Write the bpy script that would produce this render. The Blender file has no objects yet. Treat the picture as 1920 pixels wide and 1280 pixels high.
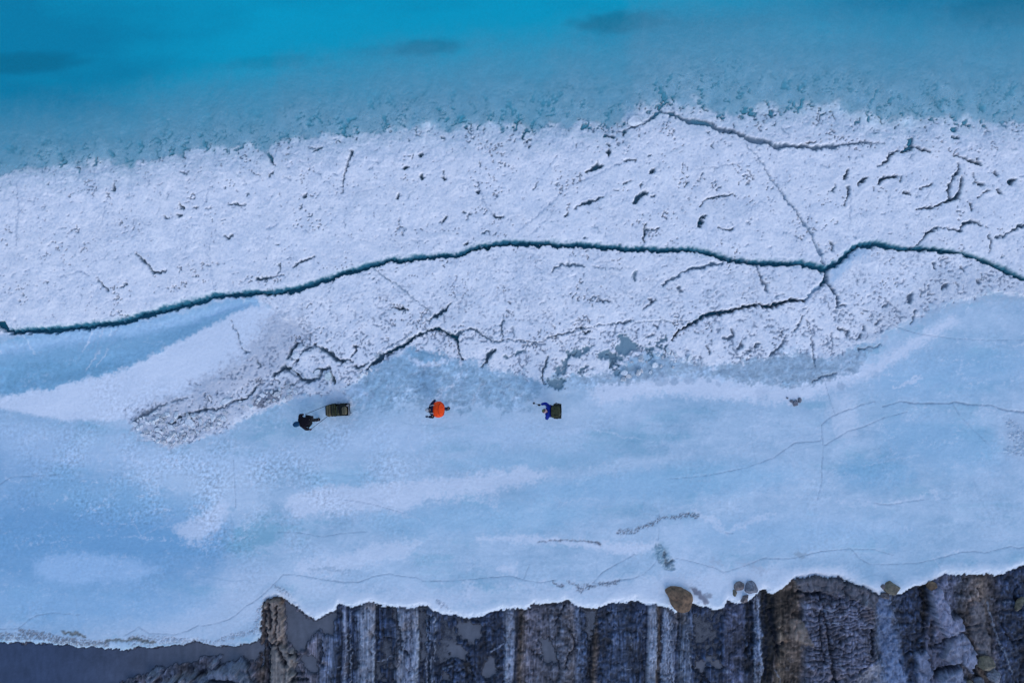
import bpy, bmesh, math, random
import numpy as np
from mathutils import Vector, Matrix

R = math.radians
random.seed(7)
rng = np.random.default_rng(11)
scene = bpy.context.scene
COL = scene.collection

# ---------------------------------------------------------------- camera, sky, sun, exposure
PPM = 40.0            # photograph pixels per metre at ice level
CAM_H = 32.0
cam_d = bpy.data.cameras.new('camera')
cam = bpy.data.objects.new('camera', cam_d)
COL.objects.link(cam)
cam.location = (0, 0, CAM_H)
cam.rotation_euler = (0, 0, 0)
cam_d.sensor_width = 36.0
cam_d.lens = 36.0 * CAM_H / (1920 / PPM)
cam_d.clip_end = 1000
scene.camera = cam

SUN_EL, SUN_AZ = 34.0, 152.0      # azimuth: clockwise from +Y (photo's top)
world = bpy.data.worlds.new("World")
scene.world = world
world.use_nodes = True
wn = world.node_tree
bg = wn.nodes['Background']
sky = wn.nodes.new('ShaderNodeTexSky')
sky.sky_type = 'NISHITA'
sky.sun_disc = False
sky.sun_elevation = R(SUN_EL)
sky.sun_rotation = R(SUN_AZ)
sky.altitude = 200
sky.air_density = 1.0
sky.dust_density = 0.4
sky.ozone_density = 1.8
wn.links.new(sky.outputs[0], bg.inputs[0])
bg.inputs[1].default_value = 0.15

sd = bpy.data.lights.new('sun', 'SUN')
sun = bpy.data.objects.new('sun', sd)
COL.objects.link(sun)
sd.energy = 0.5
sd.angle = R(40)
sd.color = (1.0, 0.90, 0.86)
az = R(SUN_AZ); el = R(SUN_EL)
dirv = Vector((math.sin(az) * math.cos(el), math.cos(az) * math.cos(el), math.sin(el)))
sun.rotation_euler = dirv.to_track_quat('Z', 'Y').to_euler()
sun.location = dirv * 60

scene.view_settings.view_transform = 'Standard'
scene.view_settings.look = 'None'
scene.view_settings.exposure = 0.80
scene.view_settings.gamma = 1.0
scene.view_settings.use_curve_mapping = False
scene.render.engine = 'CYCLES'
scene.cycles.max_bounces = 6
scene.cycles.transparent_max_bounces = 8

WATER_Z = -0.25

def W(px, py, z=0.0):
    """a point of the place, given where the photograph shows it and its height above the ice"""
    k = (CAM_H - z) / CAM_H / PPM
    return Vector(((px - 960) * k, (640 - py) * k, z))

# ---------------------------------------------------------------- numpy noise
_perm = rng.permutation(512).astype(np.int64)
_perm = np.concatenate([_perm, _perm])
_ang = rng.random(512) * 2 * np.pi
_gx = np.cos(_ang).astype(np.float32); _gy = np.sin(_ang).astype(np.float32)
def perlin(x, y, seed=0):
    x = x + seed * 37.17; y = y + seed * 11.73
    xi = np.floor(x).astype(np.int64); yi = np.floor(y).astype(np.int64)
    xf = (x - xi).astype(np.float32); yf = (y - yi).astype(np.float32)
    u = xf * xf * xf * (xf * (xf * 6 - 15) + 10); v = yf * yf * yf * (yf * (yf * 6 - 15) + 10)
    def g(ix, iy, fx, fy):
        h = _perm[_perm[ix & 511] + (iy & 511)]
        return _gx[h] * fx + _gy[h] * fy
    n00 = g(xi, yi, xf, yf); n10 = g(xi + 1, yi, xf - 1, yf)
    n01 = g(xi, yi + 1, xf, yf - 1); n11 = g(xi + 1, yi + 1, xf - 1, yf - 1)
    a = n00 + u * (n10 - n00); b = n01 + u * (n11 - n01)
    return (a + v * (b - a)) * 1.5
def fbm(x, y, oct=4, seed=0, gain=0.5):
    s = 0; a = 1.0; t = 0
    for k in range(oct):
        s = s + a * perlin(x * 2 ** k, y * 2 ** k, seed + k * 3); t += a; a *= gain
    return s / t
def ridged(x, y, oct=3, seed=0):
    s = 0; a = 1.0; t = 0
    for k in range(oct):
        s = s + a * (1 - np.abs(perlin(x * 2 ** k, y * 2 ** k, seed + k * 5)) * 2); t += a; a *= 0.55
    return s / t
def sstep(a, b, x):
    t = np.clip((x - a) / (b - a), 0, 1)
    return t * t * (3 - 2 * t)

# ---------------------------------------------------------------- the ground grid
STEP = 1.75
def axis(lo, hi):
    core = list(np.arange(lo, hi + STEP, STEP))
    g = STEP; left = [core[0]]; right = [core[-1]]
    for k in range(26):
        g *= 1.27
        left.append(left[-1] - g); right.append(right[-1] + g)
    return np.array(left[:0:-1] + core + right[1:], dtype=np.float64)
AX = axis(-50, 1970); AY = axis(-40, 1320)          # pixel units; +y is down in the photo
NX, NY = len(AX), len(AY)
PX, PY = np.meshgrid(AX, AY)
PX = PX.astype(np.float32); PY = PY.astype(np.float32)
MX = PX / PPM; MY = PY / PPM                          # metres
cell = np.maximum(np.gradient(AX)[None, :], np.gradient(AY)[:, None]).astype(np.float32)
NEAR = sstep(9, 2.5, cell)                            # fine relief only where the grid is fine
# ragged coordinates
n1 = perlin(MX * 1.4, MY * 1.4, 1); n2 = perlin(MX * 1.4, MY * 1.4, 2)
n3 = perlin(MX * 5.5, MY * 5.5, 3); n4 = perlin(MX * 5.5, MY * 5.5, 4)
n5 = perlin(MX * 12, MY * 12, 5); n6 = perlin(MX * 12, MY * 12, 6)
WX = PX + (n1 * 2.6 + n3 * 3.0 + n5 * 1.5) * NEAR; WY = PY + (n2 * 2.6 + n4 * 3.0 + n6 * 1.5) * NEAR
SXc = PX + n3 * 0.8 * NEAR; SYc = PY + n4 * 0.8 * NEAR   # gently ragged, for hairlines
RX = WX + 5 * perlin(MX * 2.6, MY * 2.6, 8) + 5 * perlin(MX * 8, MY * 8, 9) * NEAR
RY = WY + 5 * perlin(MX * 2.6, MY * 2.6, 10) + 5 * perlin(MX * 8, MY * 8, 12) * NEAR

def window(pts, pad):
    a = np.array(pts)[:, :2]
    i0 = max(np.searchsorted(AX, a[:, 0].min() - pad) - 1, 0); i1 = min(np.searchsorted(AX, a[:, 0].max() + pad) + 1, NX)
    j0 = max(np.searchsorted(AY, a[:, 1].min() - pad) - 1, 0); j1 = min(np.searchsorted(AY, a[:, 1].max() + pad) + 1, NY)
    return slice(j0, j1), slice(i0, i1)

def line_field(pts, pad=30, coords=None, closed=False):
    """distance, width there and side of a polyline, in its own window"""
    X, Y = coords or (WX, WY)
    sl = window(pts, pad)
    X = X[sl]; Y = Y[sl]
    D = np.full(X.shape, 1e6, np.float32); Wd = np.zeros_like(D); Sg = np.zeros_like(D)
    P = list(pts)
    if closed: P = P + [P[0]]
    ox, oy = sl[1].start, sl[0].start
    for a, b in zip(P[:-1], P[1:]):
        s2 = window([a, b], pad)
        r = (slice(s2[0].start - oy, s2[0].stop - oy), slice(s2[1].start - ox, s2[1].stop - ox))
        if X[r].size == 0: continue
        dx, dy = b[0] - a[0], b[1] - a[1]
        L2 = dx * dx + dy * dy + 1e-9
        rx = X[r] - a[0]; ry = Y[r] - a[1]
        t = np.clip((rx * dx + ry * dy) / L2, 0, 1)
        d = np.hypot(rx - t * dx, ry - t * dy)
        wa = a[2] if len(a) > 2 else 0; wb = b[2] if len(b) > 2 else 0
        m = d < D[r]
        D[r] = np.where(m, d, D[r]); Wd[r] = np.where(m, wa + (wb - wa) * t, Wd[r])
        Sg[r] = np.where(m, np.sign(dx * ry - dy * rx), Sg[r])
    return sl, D, Wd, Sg

def poly_field(pts, pad=40, coords=None):
    """signed distance to a polygon (negative inside)"""
    X, Y = coords or (WX, WY)
    sl, D, _, _ = line_field(pts, pad, coords, closed=True)
    x = X[sl]; y = Y[sl]
    ins = np.zeros(x.shape, bool)
    n = len(pts)
    for k in range(n):
        x0, y0 = pts[k][:2]; x1, y1 = pts[(k + 1) % n][:2]
        if y0 == y1: continue
        c = ((y0 > y) != (y1 > y)) & (x < (x1 - x0) * (y - y0) / (y1 - y0) + x0)
        ins ^= c
    D = np.minimum(D, pad)
    return sl, np.where(ins, -D, D)

H = np.zeros_like(PX)                                   # height above the ice level
C = np.empty(PX.shape + (3,), np.float32); C[:] = (0.8, 0.8, 0.8)
G = np.zeros_like(PX)                                   # 0 rough snow .. 1 slick ice
FINE = np.ones_like(PX)                                 # amount of crumbly fine relief

def tint(sl, k, col, arr=None):
    k = np.clip(k, 0, 1)[..., None]
    C[sl] = C[sl] * (1 - k) + np.array(col, np.float32) * k

SNOW = (0.82, 0.79, 0.80)
ICE = (0.44, 0.55, 0.645)
DEEP = (0.22, 0.41, 0.50)
TEAL = (0.03, 0.17, 0.21)
DARK = (0.015, 0.06, 0.09)
GREY = (0.33, 0.37, 0.42)
WH = (0.75, 0.75, 0.79)

# ------------------------------ traced lines of the place
main_crack = [(-900, 560, 8), (-300, 590, 8), (-60, 600, 9), (0, 607, 8), (10, 618, 4), (22, 622, 6), (60, 620, 9), (110, 617, 10), (180, 610, 11), (240, 600, 11), (300, 583, 11), (360, 567, 11),
    (415, 553, 9), (430, 553, 6), (470, 550, 10), (520, 549, 9), (570, 540, 10), (600, 528, 9), (650, 511, 9), (700, 497, 9), (740, 489, 8),
    (800, 481, 8), (850, 480, 8), (880, 470, 8), (920, 460, 8), (945, 457, 9), (1000, 456, 9), (1060, 459, 9), (1120, 462, 9), (1180, 467, 9),
    (1240, 468, 8), (1290, 469, 7), (1325, 472, 8), (1345, 480, 8), (1375, 488, 8), (1410, 493, 9), (1450, 495, 9), (1500, 493, 9), (1530, 500, 10),
    (1553, 505, 9), (1570, 492, 9), (1590, 475, 8), (1610, 462, 9), (1640, 458, 11), (1670, 464, 9), (1700, 467, 8), (1750, 468, 7), (1800, 475, 7),
    (1850, 490, 7), (1890, 510, 8), (1930, 528, 8), (1990, 560, 8), (2400, 700, 8), (3500, 760, 8)]
waterline = [(-3000, 420), (-400, 345), (0, 328), (60, 320), (120, 324), (180, 314), (240, 317), (270, 302), (330, 296), (370, 290), (420, 283), (450, 287), (500, 287), (520, 272),
    (560, 264), (620, 263), (680, 257), (740, 252), (800, 247), (860, 250), (900, 242), (960, 244), (1000, 250), (1040, 240), (1100, 238), (1140, 240), (1168, 243),
    (1178, 225), (1200, 207), (1240, 203), (1290, 207), (1340, 212), (1400, 223), (1450, 219), (1520, 216), (1600, 226), (1640, 236), (1700, 245), (1735, 240),
    (1760, 228), (1800, 236), (1850, 240), (1920, 232), (2300, 250), (4500, 300)]
shoreline = [(-3000, 1160), (-400, 1190), (-60, 1198), (0, 1205), (60, 1208), (130, 1210), (200, 1217), (280, 1215), (340, 1208), (370, 1205), (400, 1210), (440, 1212), (470, 1206), (486, 1192), (491, 1160),
    (495, 1127), (505, 1121), (520, 1122), (545, 1129), (560, 1138), (575, 1156), (590, 1162), (615, 1153), (628, 1143), (634, 1134), (650, 1138), (675, 1134), (700, 1130), (715, 1135),
    (750, 1142), (775, 1140), (800, 1135), (815, 1145), (840, 1152), (880, 1160), (905, 1157), (920, 1148), (945, 1142), (985, 1142), (1000, 1132), (1025, 1133),
    (1050, 1130), (1060, 1125), (1080, 1135), (1105, 1141), (1140, 1136), (1170, 1128), (1195, 1127), (1215, 1133), (1250, 1141), (1270, 1149), (1300, 1132),
    (1325, 1138), (1340, 1146), (1352, 1144), (1364, 1125), (1380, 1132), (1405, 1128), (1430, 1107), (1448, 1113), (1470, 1100), (1490, 1088), (1530, 1078), (1570, 1082), (1600, 1092), (1630, 1105),
    (1652, 1112), (1690, 1112), (1720, 1100), (1740, 1092), (1765, 1080), (1800, 1078), (1850, 1075), (1885, 1078), (1900, 1070), (1925, 1060), (2000, 1045), (2600, 990), (4500, 900)]
def cloud_(f, sd0): return perlin(MX * f, MY * f, sd0) * NEAR
def as_curve(line):
    a = np.array(line, float)
    return a[:, 0], a[:, 1]
mainY = np.interp(WX, *as_curve(main_crack)).astype(np.float32)
WLX = RX + 5 * n1 + 4 * cloud_(0.9, 18); WLY = RY + 5 * cloud_(0.9, 19) + 4 * cloud_(2.2, 20)
watY = np.interp(WLX, *as_curve(waterline)).astype(np.float32)
SHX = PX + 4 * n1 + 3.0 * n3 * NEAR; SHY = PY + 4.5 * n2 + 2.5 * n4 * NEAR + 2.0 * perlin(MX * 12, MY * 12, 14) * NEAR
shoY = np.interp(SHX, *as_curve(shoreline)).astype(np.float32)
NORTH = WY < mainY
wd = watY - WLY                       # > 0 beyond the waterline, out on the lake (px)
ROCK = SHY > shoY
sd_ = SHY - shoY                     # > 0 on the rock

# ------------------------------ crusted snow: everything above the lower rim of the broken plates
crust_edge = [(-3000, 640), (-60, 612), (0, 625), (200, 608), (430, 556), (480, 560), (530, 590), (500, 640), (440, 690), (330, 748), (245, 786), (262, 812), (320, 838), (400, 815), (480, 775), (560, 742), (600, 738),
    (640, 735), (690, 700), (730, 672), (765, 652), (800, 665), (850, 670), (900, 685), (960, 700), (1010, 712), (1060, 702), (1140, 704), (1155, 690), (1180, 668), (1240, 660), (1280, 678), (1340, 690), (1400, 682),
    (1450, 668), (1500, 665), (1560, 672), (1600, 655), (1640, 640), (1690, 610), (1740, 580), (1800, 563), (1870, 548), (1930, 552), (2400, 720), (3500, 800)]
poly = crust_edge + [(3500, -3000), (-3000, -3000)]
sl, D = poly_field(poly, 60, (RX, RY))
CR = np.zeros_like(PX); CR[:] = 0
CR[sl] = sstep(5, -5, D + (9 * perlin(MX[sl] * 1.0, MY[sl] * 1.0, 7) + 7 * perlin(MX[sl] * 3.0, MY[sl] * 3.0, 15)) * sstep(540, 700, PX[sl]))
big = (WY < mainY)
CR = np.where(big, 1, CR)
CR = CR * np.where(ROCK, 0, 1)

# base colours
cloud = fbm(MX * 0.16, MY * 0.42, 5, 21, 0.55)           # long streaky clouds in the ice
cloud2 = fbm(MX * 0.7, MY * 1.0, 5, 31, 0.6)
cloud3 = fbm(MX * 3.0, MY * 3.0, 4, 35, 0.65)
snowv = fbm(MX * 0.5, MY * 0.5, 4, 41)
warpc = fbm(MX * 0.5 + 0.8 * cloud2, MY * 1.1 + 0.8 * cloud, 5, 26, 0.62)
frostn = fbm(MX * 4.5, MY * 5.5, 4, 28, 0.8) * NEAR
frostm = sstep(-0.15, 0.35, fbm(MX * 0.45, MY * 0.8, 3, 29))
base_ice = np.clip(0.36 + 0.60 * cloud + 0.40 * cloud2 + 0.45 * warpc + 0.20 * cloud3 * NEAR + frostn * (0.12 + 0.40 * frostm), 0, 1)
ice = np.array(DEEP) * 0.35 + np.array(ICE) * 0.65
ice = (ice[None, None] * (1 - base_ice[..., None]) + np.array((0.62, 0.69, 0.76))[None, None] * base_ice[..., None]).astype(np.float32)
tealm = (sstep(0.05, 0.45, fbm(MX * 0.22 + 0.5 * cloud2, MY * 0.55, 5, 33, 0.6) + 0.25 * frostn) * 0.75)[..., None]
ice = ice * (1 - tealm) + ice * np.array((0.66, 0.86, 0.88), np.float32) * tealm
snow = np.array(SNOW, np.float32)[None, None] * (1 + 0.05 * snowv[..., None])
C[:] = ice * (1 - CR[..., None]) + snow * CR[..., None]
G[:] = (1 - CR) * 0.75
FINE[:] = CR

SLM = np.zeros_like(PX)
def soft_patch(pts, col, k=1.0, soft=10, coords=None, gloss=None, fine=None, noise=0.0, seed=0):
    sl, D = poly_field(pts, soft * 2 + 20, coords or (RX, RY))
    if col is WH: soft *= 1.3; noise *= 1.6; k *= 0.85
    if noise: D = D + noise * (cloud3[sl] * 1.2 + cloud2[sl] + perlin(MX[sl] * 9, MY[sl] * 9, 60 + seed) * NEAR[sl] * 0.5)
    m = sstep(soft, -soft, D) * k
    tint(sl, m, col)
    if gloss is not None: G[sl] = G[sl] * (1 - m) + gloss * m
    if fine is not None: FINE[sl] = FINE[sl] * (1 - m) + fine * m
    return sl, m
def soft_stroke(pts, col, k=1.0, soft=4, coords=None, noise=0.0):
    sl, D, Wd, _ = line_field(pts, 40 + soft * 2 + max(p[2] for p in pts) / 2, coords or (RX, RY))
    s = D - Wd / 2
    if noise: s = s + noise * (cloud3[sl] * 1.5 + perlin(MX[sl] * 10, MY[sl] * 10, 77) * NEAR[sl] * 0.7)
    m = sstep(soft, -soft, s) * k
    tint(sl, m, col)
    return sl, m
def ell(cx, cy, rx, ry, rot=0, n=20):
    c, s = math.cos(R(rot)), math.sin(R(rot))
    return [(cx + rx * math.cos(t) * c - ry * math.sin(t) * s, cy + rx * math.cos(t) * s + ry * math.sin(t) * c) for t in np.linspace(0, 2 * math.pi, n, endpoint=False)]

# deeper blue ice in clear windows and lower left, edge light falloff painted in there
BLUE = (0.25, 0.46, 0.62)
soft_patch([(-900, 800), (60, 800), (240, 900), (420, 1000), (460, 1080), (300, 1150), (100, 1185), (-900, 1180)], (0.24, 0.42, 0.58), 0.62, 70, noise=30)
soft_patch(ell(90, 1010, 330, 75, 0), (0.19, 0.39, 0.56), 0.75, 60, noise=22)
soft_patch(ell(130, 1130, 280, 30, 3), (0.34, 0.53, 0.68), 0.6, 35, noise=10)
soft_patch(ell(230, 930, 160, 35, 4), (0.33, 0.52, 0.64), 0.6, 30, noise=14)
soft_patch(ell(1640, 888, 70, 28, 0), (0.26, 0.47, 0.60), 0.7, 22, noise=8)
soft_patch(ell(1770, 830, 120, 50, 10), (0.32, 0.52, 0.65), 0.6, 35, noise=14)
soft_patch(ell(1780, 700, 150, 45, -8), (0.34, 0.53, 0.66), 0.6, 40, noise=14)
soft_patch(ell(1250, 905, 260, 32, -4), (0.34, 0.54, 0.66), 0.65, 25, noise=10)
soft_patch(ell(900, 970, 220, 30, -2), (0.36, 0.56, 0.67), 0.6, 25, noise=10)
soft_patch(ell(1000, 860, 160, 20, -4), (0.40, 0.58, 0.68), 0.5, 20, noise=10)
soft_patch(ell(640, 895, 60, 16, 0), (0.33, 0.54, 0.64), 0.6, 16, noise=8)
soft_patch(ell(480, 1005, 55, 28, -20), (0.22, 0.44, 0.52), 0.65, 16, noise=16)
soft_patch(ell(1500, 1000, 220, 30, 0), (0.40, 0.57, 0.69), 0.5, 30, noise=12)
# snow lying on the ice
soft_patch([(540, 930), (600, 915), (740, 905), (860, 893), (980, 878), (1040, 880), (1010, 900), (920, 922), (800, 935), (760, 962), (700, 955), (620, 965), (560, 972), (535, 945)], WH, 0.85, 7, gloss=0.2, noise=5)
soft_patch([(1000, 890), (1080, 885), (1200, 862), (1300, 850), (1280, 862), (1150, 885), (1040, 900)], WH, 0.4, 10, gloss=0.2, noise=6)
soft_patch([(325, 990), (380, 960), (420, 930), (432, 960), (400, 1000), (370, 1022), (340, 1010)], WH, 0.8, 7, gloss=0.2, noise=6)
soft_patch([(560, 1050), (640, 1040), (700, 1020), (790, 1014), (770, 1035), (700, 1058), (620, 1078), (560, 1072)], WH, 0.7, 8, gloss=0.2, noise=8)
soft_patch([(60, 1052), (130, 1035), (220, 1043), (300, 1065), (260, 1085), (130, 1097), (70, 1078)], (0.48, 0.62, 0.76), 0.6, 10, gloss=0.5, noise=4)
soft_stroke([(1130, 735, 40), (1250, 722, 30), (1380, 732, 36), (1480, 738, 34), (1560, 715, 30), (1640, 690, 22), (1720, 640, 18), (1790, 600, 14)], WH, 0.85, 10, noise=7)
soft_patch([(1560, 745), (1600, 740), (1612, 790), (1600, 822), (1572, 822), (1552, 775)], WH, 0.55, 9, noise=9)
soft_stroke([(1680, 728, 5), (1705, 716, 8), (1725, 706, 4)], WH, 0.7, 3, noise=4)
soft_stroke([(1300, 960, 6), (1340, 978, 8), (1362, 1000, 6), (1400, 982, 8), (1450, 960, 4)], WH, 0.6, 6, noise=3)
soft_stroke([(900, 1008, 6), (1000, 1010, 10), (1100, 1020, 14), (1180, 1030, 22), (1230, 1020, 14)], WH, 0.75, 7, noise=4)
soft_patch([(930, 1062), (965, 1058), (972, 1075), (945, 1078)], WH, 0.7, 4, noise=4)
soft_stroke([(1570, 940, 3), (1640, 945, 3), (1720, 935, 4), (1750, 920, 8), (1760, 935, 4)], WH, 0.5, 4, noise=4)
soft_patch([(880, 1100), (1030, 1095), (1300, 1075), (1420, 1060), (1600, 1072), (1500, 1085), (1380, 1120), (1200, 1130), (1000, 1125), (880, 1140)], WH, 0.65, 12, gloss=0.3, noise=10)
soft_patch([(540, 1075), (700, 1105), (880, 1110), (870, 1150), (700, 1120), (600, 1150), (540, 1120)], WH, 0.6, 14, gloss=0.3, noise=10)
soft_patch([(430, 1060), (520, 1080), (500, 1150), (440, 1200), (300, 1200), (150, 1195), (300, 1170), (400, 1130)], WH, 0.55, 22, gloss=0.3, noise=14)
soft_patch([(240, 850), (330, 850), (450, 860), (520, 900), (480, 960), (420, 940), (330, 930), (250, 900)], (0.66, 0.72, 0.78), 0.55, 22, gloss=0.3, noise=24)
soft_patch([(0, 790), (230, 800), (300, 845), (450, 850), (700, 800), (900, 790), (1100, 800), (1100, 830), (700, 850), (300, 890), (0, 850)], (0.56, 0.66, 0.76), 0.5, 20, gloss=0.4, noise=18)
# curling flow marks
for k in range(7):
    y0 = 912 + k * 4.5
    soft_stroke([(800, y0 + 14 - k, 2), (840, y0 + 4, 2.5), (880, y0 - 2, 2.5), (915, y0 + 2, 2.5), (935, y0 + 12 + k, 3)], WH, 0.45, 2.0, noise=2.5)

# the smooth tilted plate at the left, and its white apron
wedge = [(-900, 600), (-60, 622), (0, 640), (30, 630), (120, 620), (250, 605), (350, 585), (420, 565), (468, 558), (484, 566), (420, 597), (330, 642), (250, 682), (190, 702), (100, 727), (0, 742), (-300, 790), (-900, 860)]
apron = [(-900, 860), (-300, 790), (0, 742), (100, 727), (190, 702), (250, 682), (330, 642), (420, 597), (484, 566), (530, 588), (522, 620), (470, 668), (430, 700), (350, 745), (290, 772), (245, 788), (120, 788), (0, 765), (-900, 900)]
soft_patch(apron, (0.72, 0.74, 0.79), 1.0, 5, coords=(WX, WY), gloss=0.2, fine=0.06)
sl, m = soft_patch(wedge, (0.27, 0.46, 0.58), 1.0, 4, gloss=0.8, fine=0.08, noise=4)
soft_stroke([(-300, 650, 22), (0, 655, 22), (120, 636, 24), (250, 618, 22), (350, 597, 18), (430, 575, 14), (480, 566, 8)], (0.42, 0.58, 0.72), 0.85, 12)
soft_patch([(0, 690), (60, 680), (200, 670), (230, 690), (120, 715), (0, 735)], (0.19, 0.38, 0.49), 0.6, 14, noise=16)

# dirty snow
soft_patch([(505, 592), (560, 600), (572, 635), (545, 680), (480, 735), (440, 742), (330, 775), (240, 792), (250, 772), (330, 742), (430, 682), (478, 635)], (0.53, 0.53, 0.57), 0.75, 14, noise=26, fine=0.9)
soft_patch([(245, 790), (300, 757), (440, 742), (560, 700), (600, 700), (560, 738), (480, 765), (420, 800), (330, 838), (270, 822)], (0.58, 0.58, 0.61), 0.7, 8, noise=16, fine=1.4)
soft_patch([(476, 752), (490, 735), (512, 730), (528, 735), (505, 756), (480, 764)], (0.22, 0.22, 0.25), 0.95, 3, noise=5)
soft_patch([(478, 712), (490, 708), (492, 720), (482, 722)], (0.27, 0.27, 0.30), 0.8, 3, noise=3)
soft_patch([(1640, 590), (1700, 560), (1760, 500), (1840, 500), (1930, 530), (1930, 556), (1800, 566), (1720, 596), (1640, 640), (1600, 640)], (0.55, 0.57, 0.61), 0.55, 14, noise=20)
soft_patch(ell(1930, 815, 60, 45), (0.52, 0.56, 0.62), 0.45, 20, noise=26)

# blue slush basin in the middle, grey slush band on the right
SLUSH = (0.27, 0.39, 0.47)
soft_patch([(690, 705), (730, 678), (765, 655), (830, 672), (900, 690), (980, 705), (1010, 725), (1000, 748), (960, 766), (900, 752), (850, 760), (800, 745), (760, 752), (700, 765), (640, 758), (655, 735)], SLUSH, 0.82, 11, gloss=0.6, fine=0.3, noise=30)
soft_patch([(755, 652), (785, 655), (840, 672), (846, 682), (820, 684), (775, 668)], (0.24, 0.40, 0.50), 0.8, 3, noise=3, fine=0.1)
soft_patch([(765, 672), (800, 682), (850, 672), (845, 678), (815, 688), (790, 690)], WH, 0.9, 3, noise=3)
soft_patch([(565, 705), (612, 702), (660, 712), (690, 740), (640, 752), (585, 740)], (0.40, 0.50, 0.60), 0.5, 8, noise=24)
soft_patch([(1050, 705), (1130, 700), (1165, 690), (1230, 672), (1280, 672), (1340, 688), (1400, 680), (1450, 664), (1500, 654), (1560, 690), (1600, 655), (1640, 650), (1605, 700), (1540, 716), (1480, 726), (1420, 716), (1350, 706), (1290, 697), (1240, 703), (1180, 716), (1100, 725)], (0.30, 0.38, 0.44), 0.85, 6, gloss=0.5, fine=0.3, noise=13)
soft_patch([(1560, 668), (1610, 656), (1625, 672), (1605, 692), (1575, 694)], (0.38, 0.47, 0.54), 0.8, 4, noise=4)
soft_patch([(820, 690), (870, 720), (845, 745), (870, 700)], (0.45, 0.57, 0.66), 0.6, 5, noise=8)
soft_stroke([(805, 756, 5), (828, 738, 6), (850, 715, 3), (870, 700, 2)], WH, 0.6, 3, noise=3)
soft_stroke([(900, 745, 4), (880, 760, 5), (905, 720, 3)], WH, 0.35, 3, noise=3)
for k in range(46):
    x = rng.uniform(660, 1000); y = rng.uniform(690, 755); a = rng.uniform(-1.3, -0.3); L = rng.uniform(5, 17)
    soft_stroke([(x, y, 1.5), (x + L * math.cos(a), y + L * math.sin(a), 2.5)], WH if k % 3 else (0.2, 0.34, 0.45), rng.uniform(0.15, 0.4), 1.6, noise=2)
for pts_ in ([(690, 705), (730, 678), (765, 655), (830, 672), (900, 690), (980, 705), (1010, 725), (1000, 748), (960, 766), (900, 752), (850, 760), (800, 745), (760, 752), (700, 765), (640, 758), (655, 735)],
             [(1050, 705), (1130, 700), (1165, 690), (1230, 672), (1280, 672), (1340, 688), (1400, 680), (1450, 664), (1500, 654), (1560, 690), (1600, 655), (1640, 650), (1605, 700), (1540, 716), (1480, 726), (1420, 716), (1350, 706), (1290, 697), (1240, 703), (1180, 716), (1100, 725)],
             [(0, 680), (200, 660), (330, 640), (250, 682), (190, 702), (100, 727), (0, 742), (-300, 790), (-300, 690)]):
    sl, D = poly_field(pts_, 40, (RX, RY)); SLM[sl] = np.maximum(SLM[sl], sstep(16, -12, D) * (0.45 if pts_[0][0] == 0 else 1))
# round melt rings
for cx, cy, r, kk in [(1240, 712, 15, .7), (1265, 714, 8, 1), (1292, 714, 9, .6), (1329, 714, 5, .9), (1348, 720, 5, .6), (1577, 725, 8, .7), (1430, 740, 14, .25), (1640, 700, 10, .3)]:
    soft_patch(ell(cx, cy, r, r * 0.9), (0.34, 0.42, 0.50), kk * 0.8, 1.5, coords=(WX, WY), gloss=0.5)
# grey open pools among the broken rim (filled with wet slush)
POOL = (0.20, 0.30, 0.35)
pools = [[(1164, 625), (1170, 628), (1192, 640), (1198, 650), (1185, 662), (1172, 668), (1160, 660), (1155, 655)],
         [(1118, 668), (1138, 652), (1145, 655), (1155, 662), (1152, 690), (1142, 680), (1125, 672)],
         [(1065, 658), (1080, 652), (1110, 648), (1108, 658), (1090, 664), (1070, 670)],
         [(1045, 690), (1058, 684), (1060, 700), (1050, 708), (1040, 704)],
         [(1086, 690), (1098, 684), (1092, 704), (1082, 704)],
         [(1228, 640), (1248, 628), (1250, 634), (1236, 644)],
         [(945, 668), (965, 662), (985, 654), (984, 662), (960, 668)],
         [(1212, 648), (1220, 642), (1222, 655), (1214, 658)], [(1140, 656), (1158, 662), (1172, 664), (1168, 674), (1152, 676), (1140, 670)], [(1068, 662), (1076, 664), (1062, 684), (1052, 684)], [(1148, 680), (1156, 684), (1160, 700), (1150, 704)], [(1240, 646), (1250, 644), (1252, 668), (1246, 672)], [(1205, 650), (1214, 656), (1226, 668), (1214, 672)],
         [(1020, 714), (1058, 706), (1060, 722), (1040, 730), (1022, 722)]]
for p in pools:
    sl, D = poly_field(p, 30, (RX, RY))
    D = D + 4.0 * perlin(MX[sl] * 3.2, MY[sl] * 3.2, 180) + 1.5 * n5[sl]
    k = sstep(1.6, -1.6, D)
    tint(sl, k, POOL); H[sl] -= 0.10 * k; G[sl] = G[sl] * (1 - k) + 0.8 * k; FINE[sl] *= 1 - 0.85 * k

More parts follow.
